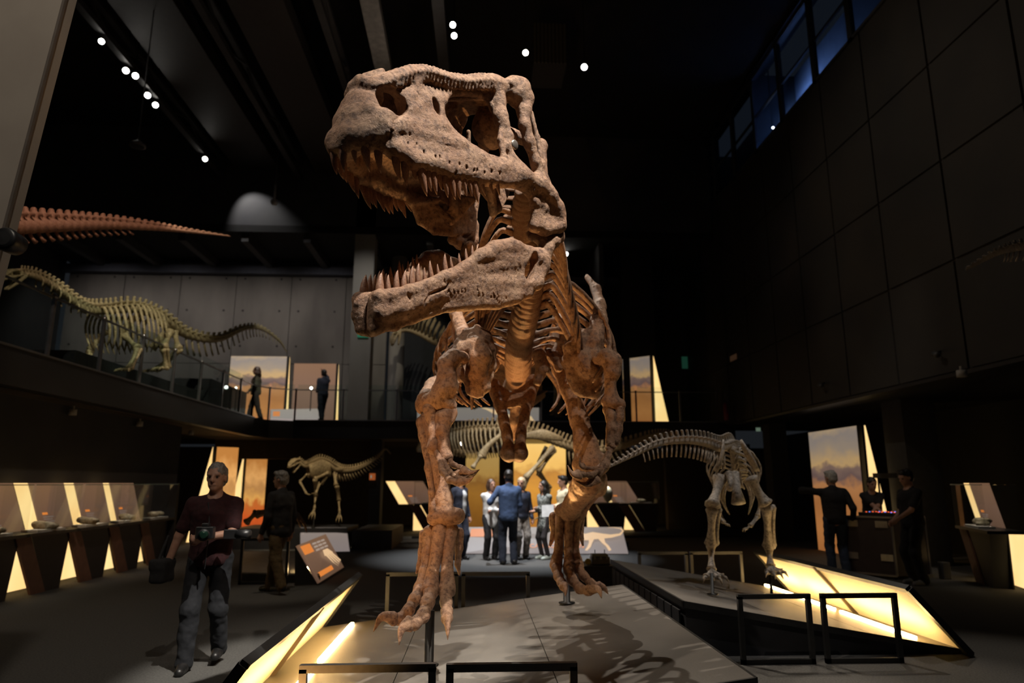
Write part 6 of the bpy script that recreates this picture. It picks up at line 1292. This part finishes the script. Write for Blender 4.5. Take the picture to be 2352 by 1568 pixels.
for x, y, lab in ((738, 891, 'bright lamp beside the raised-arm visitor on the gallery'), (715, 891, 'small twin lamp on the gallery case')): spotlight(PY(x, y, 22.3), lab, (0, -1, -.1), .06 if x > 720 else .04, .06, 'lamps on the gallery', MZ)  # bright reflections on the gallery, modelled as glowing lamps on stands
# unlit fixtures
def small_lamp(c, label, s=.06):
    c = np.array(c); o = thing('gallery_downlight', label, 'lamp', tuple(c), 'small fittings below the galleries'); m = MB(); m.lathe([(s, 0), (s, -.1), (s*.8, -.1)], c, 12); m.build('housing', mat('pale_fitting', (.4, .38, .35), .4), o, True); m = MB(); m.lathe([(s*.3, 0), (s*.3, .06)], c, 8); m.build('stem', mat('pale_fitting', (.4, .38, .35), .4), o)
for i, y in enumerate((10.0, 12.2, 14.6, 17.2)): small_lamp((MX-.5, y, MB_-.08), ['nearest fitting under the left gallery', 'second fitting under the left gallery', 'third fitting under the left gallery', 'farthest fitting under the left gallery'][i])
small_lamp(PZ(2208, 850, 3.2), 'pale cylinder fitting under the right wall edge', .07); 
c = PY(316, 336, 13.5); o = thing('pendant_speaker', 'dome-shaped pendant hanging from the left truss', 'lamp', tuple(c)); m = MB(); m.lathe([(.16, 0), (.15, .05), (.08, .1), (.03, .14), (.02, .2), (.012, .22), (.012, CZ-float(c[2]))], c, 16); m.build('dome', mat('pendant_paint', (.12, .115, .11), .5), o, True); m = MB(); m.lathe([(.13, -.01), (.001, -.015)], c, 16); m.build('grille', BLACK, o)
c = PY(630, 462, 20.3); o = thing('dome_camera', 'pale dome security camera hanging before the rear upper wall', 'camera', tuple(c)); m = MB(); m.lathe([(.035, 0), (.035, .55), (.015, .56), (.015, CZ-float(c[2]))], c, 10); m.build('stem', mat('pale_fitting', (.4, .38, .35), .4), o, True); m = MB(); m.lathe([(.001, -.14), (.08, -.11), (.12, -.03), (.10, .03), (.03, .05)], c, 14); m.build('dome', mat('pale_fitting', (.4, .38, .35), .4), o, True)
# exit signs
GREEN = glow('exit_green', (.03, .30, .16), .35); SIGNW = glow('sign_white', (.45, .6, .5), .35)
def sign(label, a, w_, h_, m1, shapes, n=(0, -1, 0), cat='sign', name='exit_sign'):
    a = np.array(a); n = unit(n); x = unit(np.cross((0, 0, 1), n)); o = thing(name, label, cat, tuple(a)); q = [a, a+x*w_, a+x*w_+(0, 0, h_), a+(0, 0, h_)]
    m = MB(); m.prism(q, -n*.02); m.build('plate', m1, o)
    for k, sh in enumerate(shapes): m = MB(); m.prism([a+x*w_*u+np.array([0, 0, h_*v])+n*.001 for u, v in sh], n*.004); m.build('symbol', SIGNW, o)
run = [[(.62, .2), (.88, .2), (.88, .85), (.62, .85)], [(.12, .5), (.26, .72), (.26, .58), (.5, .58), (.5, .42), (.26, .42), (.26, .28)]]
sign('green exit sign with arrow on the concrete pillar', PY(821, 774, 21.2), .34, .2, GREEN, run)
sign('green exit sign in the dark rear right corner of the gallery', PY(1567, 846, 24.66), .32, .45, glow('exit_green_dim', (.02, .1, .06), .25), []); sign('green exit sign under the gallery at the right end', PY(1737, 990, 21.1), .14, .3, glow('sign_pale', (.3, .42, .3), .3), [])
sign('small orange sign on the dark pillar below the gallery', PY(848, 1102, 21.5), .18, .2, glow('orange_sign', (.5, .12, .03), .5), [[(.2, .3), (.4, .3), (.4, .7), (.2, .7)]], name='wall_sign')
sign('white and orange sign pair on the right wall', (RX-.03, 20.3, 5.25), .5, .16, glow('sign_dim', (.12, .06, .03), .2), [], (-1, 0, 0), name='wall_sign')
# fire extinguisher
c = np.array([7.55, 20.4, MZ]); o = thing('fire_extinguisher', 'red fire extinguisher by the end of the right wall', 'extinguisher', tuple(c)); m = MB(); m.lathe([(.07, .0), (.08, .02), (.08, .45), (.05, .52), (.02, .54)], c, 14); m.build('cylinder', mat('red_paint', (.25, .02, .015), .35), o, True); m = MB(); m.box((c[0]-.02, c[1]-.05, c[2]+.54), (c[0]+.02, c[1]+.05, c[2]+.6)); m.tube([c+(0, -.05, .56), c+(0, -.12, .45), c+(0, -.1, .2)], .012, 6); m.build('nozzle', BLACK, o)
# wall cameras on the right wall
for i, (y, z, lab) in enumerate(((14.8, 3.75, 'small camera near the bottom of the right wall, farther one'), (10.9, 3.72, 'small camera near the bottom of the right wall, nearer one'))):
    c = np.array([RX-.12, y, z]); o = thing('wall_camera', lab, 'camera', tuple(c), 'small cameras on the right wall'); m = MB(); m.bar(c, c+(.12, 0, .05), .03, .03); m.build('arm', BLACK, o); m = MB(); m.lathe([(.05, 0), (.05, .12), (.03, .14)], c, 12, axis=(-.2, -1, -.3)); m.build('housing', mat('wall_cam', (.06, .06, .06), .4), o, True)
# black pedestal with open case and yellow ball
a, b = PZ(1330, 1346, 0), PZ(1412, 1346, 0); zt = PY(1340, 1300, a[1])[2]; o = thing('black_pedestal', 'black pedestal behind the rear clawed foot', 'pedestal', tuple((a+b)/2))
m = MB(); m.box((a[0], a[1], 0), (b[0], a[1]+.7, zt-.03)); m.build('body', SKIRT, o); m = MB(); m.box((a[0]-.02, a[1]-.02, zt-.03), (b[0]+.02, a[1]+.72, zt)); m.build('top', TBL, o)
c = np.array([b[0]-.17, a[1]+.3, zt]); o = thing('tool_case', 'small grey case with metal corners on the black pedestal', 'case', tuple(c)); m = MB(); m.box((c[0]-.15, c[1]-.1, zt), (c[0]+.15, c[1]+.1, zt+.12)); m.build('body', mat('case_grey', (.10, .095, .09), .4), o, bevel=.01); m = MB(); m.box((c[0]-.14, c[1]-.09, zt+.12), (c[0]+.12, c[1]+.09, zt+.16)); m.build('lid', mat('case_lid', (.2, .21, .19), .35), o)
for dx in (-.07, .09): m = MB(); m.bar((c[0]+dx, c[1]+.05, zt+.16), (c[0]+dx, c[1]+.05, zt+.22), .012, .012, (0, 1, 0)); m.build('aerial', BLACK, o)
for dx in (-.1, 0, .1): m = MB(); m.box((c[0]+dx-.015, c[1]-.108, zt+.08), (c[0]+dx+.015, c[1]-.1, zt+.13)); m.build('latch', STEELG, o)
c = np.array([b[0]-.38, a[1]+.2, zt+.05]); S = SDF(c-.07, c+.07, .008); S.ell(c, .05); V, Fq = S.net(); tag(link('yellow_ball', np_mesh('ball', V, Fq, [(60, .003, 1)]), mat('yellow_foam', (.55, .42, .02), .7)), 'small yellow ball beside the grey case on the pedestal', 'ball')
# flight case with mixer
a, b = PZ(2000, 1305, 0), PZ(2062, 1335, 0); x = unit(b-a); x[2] = 0; yv = np.array([-x[1], x[0], 0]); yv = yv if yv[0] > 0 else -yv; base = b*1.; base[2] = 0; W1 = .62
o = thing('flight_case', 'tall dark flight case with metal edges between the men on the right', 'case', tuple(base)); hgt = 1.02
c0 = PZ(2062, 1332, 0); 
def FC(u, v, z): return c0+np.array([-u, u*1.35, 0])*.5+np.array([v*.75, v*.25, z])
m = MB(); m.prism([FC(0, 0, .06), FC(0, 1, .06), FC(1, 1, .06), FC(1, 0, .06)], (0, 0, hgt-.06)); m.build('body', mat('case_ply', (.05, .035, .03), .5), o)
AL = mat('aluminium_edge', (.4, .37, .34), .35, metal=.7)
for p, q in ((FC(0, 0, .06), FC(0, 0, hgt)), (FC(1, 0, .06), FC(1, 0, hgt)), (FC(0, 0, hgt), FC(1, 0, hgt)), (FC(0, 0, .06), FC(1, 0, .06)), (FC(0, 0, hgt), FC(0, 1, hgt)), (FC(0, 1, .06), FC(0, 1, hgt))): m = MB(); m.bar(p, q, .03, .03, (0, 1, 0) if abs(q[2]-p[2]) > .5 else (0, 0, 1)); m.build('edge_trim', AL, o)
for u, z in ((.2, .9), (.8, .9), (.15, .35), (.85, .35)): m = MB(); p = FC(u, 0, z); m.bar(p-np.array([-.06, .08, 0]), p+np.array([-.06, .08, 0])-np.array([.01, .01, 0]), .02, .11); m.build('latch', AL, o)
for u, v in ((.1, .1), (.9, .1), (.1, .9), (.9, .9)): m = MB(); m.lathe([(.03, 0), (.03, .06)], FC(u, v, 0), 10); m.build('castor', BLACK, o)
c = FC(.3, .55, hgt); o = thing('mixing_desk', 'mixing desk with red and blue lights on the flight case', 'mixer', tuple(c)); m = MB(); m.prism([FC(.05, .15, hgt+.002), FC(.05, .95, hgt+.002), FC(.75, .95, hgt+.002), FC(.75, .15, hgt+.002)], (0, 0, .07)); m.build('body', CAMB, o)
for i in range(7):
    for j in range(3):
        q = FC(.15+.25*j, .25+.1*i, hgt+.072); m = MB(); m.lathe([(.014, 0), (.014, .012), (.001, .013)], q, 8); m.build('button', glow('red_led', (1, .12, .04), 1.2) if (i+j) % 3 else glow('blue_led', (.2, .25, 1), 1.2), o)
c = FC(-.3, .9, 0); m = MB(); m.box((c[0], c[1], 0), (c[0]+.14, c[1]+.14, .28)); tag(m.build('equipment_box', mat('dark_box', (.06, .06, .062), .5), bevel=.01), 'small dark equipment box on the floor beside the flight case', 'box')
# pole stand in front of the desert picture
c = PZ(2038, 1296, 0); o = thing('lighting_stand', 'black stand with a flat head beside the glowing flank', 'stand', tuple(c)); m = MB(); m.lathe([(.02, 0), (.02, 1.75)], c, 8); m.build('pole', BLACK, o); m = MB(); m.box((c[0]-.05, c[1]-.1, 1.7), (c[0]+.35, c[1]+.1, 1.8)); m.build('head', LAMPH, o)
for k in range(3): a = 2*PI*k/3; m = MB(); m.bar(c+(0, 0, .3), c+(.3*math.cos(a), .3*math.sin(a), .0), .02, .02); m.build('leg', BLACK, o)
# slanted grey board close by at the left edge
r = thing('leaning_panel', 'close slanted grey-beige panel at the upper left picture edge', 'panel', (-2.6, 3.4, 0)); GB = mat('grey_beige_panel', (.30, .265, .225), .8, (.27, .235, .2), 3.)
Yp = 3.6; top, bot_ = PY(200, -200, Yp), PY(10, 520, Yp); d = unit(top-bot_); a = bot_-d*2.6; a = bot_-d*((bot_[2]-.0)/d[2])
m = MB(); m.prism([a, top, top+(-2.2, .0, 0), a+(-2.2, 0, 0)], (0, .10, 0)); m.build('board', GB, r)
m = MB(); m.bar(a+(.006, -.003, 0), top+(.006, -.003, 0), .014, .02, (0, 1, 0)); m.build('edge_strip', mat('panel_edge', (.12, .1, .085), .6), r)
c = PY(10, 548, 3.4); o = thing('small_speaker', 'black round speaker fixed to the slanted panel at the left edge', 'speaker', tuple(c)); m = MB(); m.lathe([(.03, .12), (.055, .1), (.062, 0), (.05, -.015), (.001, -.005)], c, 18, axis=(0, 1, 0)); m.build('housing', CAMB, o, True); m = MB(); m.lathe([(.04, -.012), (.001, -.014)], c, 14, axis=(0, 1, 0)); m.build('grille', BLACK, o)

# added amber uplights, not part of the hall, for orange glow on the bones
for i, (p, t, wt, lab) in enumerate((((-1.25, 3.7, .12), (.35, 6.0, 2.6), 230, 'amber floor uplight before the platform, left'), ((.75, 3.6, .12), (-.15, 4.4, 3.2), 55, 'amber floor uplight before the platform, right'), ((.25, 8.75, .12), (.35, 6.2, 2.8), 850, 'small black floor uplight behind the platform'))):
    p = np.array(p); t = np.array(t); d = unit(t-p); o = thing('added_uplight', lab, 'spotlight', (p[0], p[1], 0)); m = MB(); m.lathe([(.05, -.12), (.06, -.02), (.065, 0), (.058, 0), (.058, -.02)], p, 14, axis=d); m.build('housing', LAMPH, o, True); m = MB(); m.lathe([(.07, -.12), (.07, -.105), (.02, -.1), (.02, 0)], p, 14); m.build('foot', LAMPH, o)
    m = MB(); m.lathe([(.05, -.015), (.05, -.01), (.001, -.01)], p, 14, axis=d); m.build('lens', glow('added_uplight_face', (1, .5, .15), 6), o)
    l = spot('added_uplight_beam', tuple(p+d*.03), tuple(t), wt, 34 if i == 1 else 62, (1, .5, .16), .8, .04)
# lamp behind the clerestory glass
c = np.array([8.15, 17.05, 11.3]); spotlight(c, 'cold blue lamp behind the clerestory window', (-.3, -1, -.25), .032, .1, 'lamps behind the clerestory', CZ)
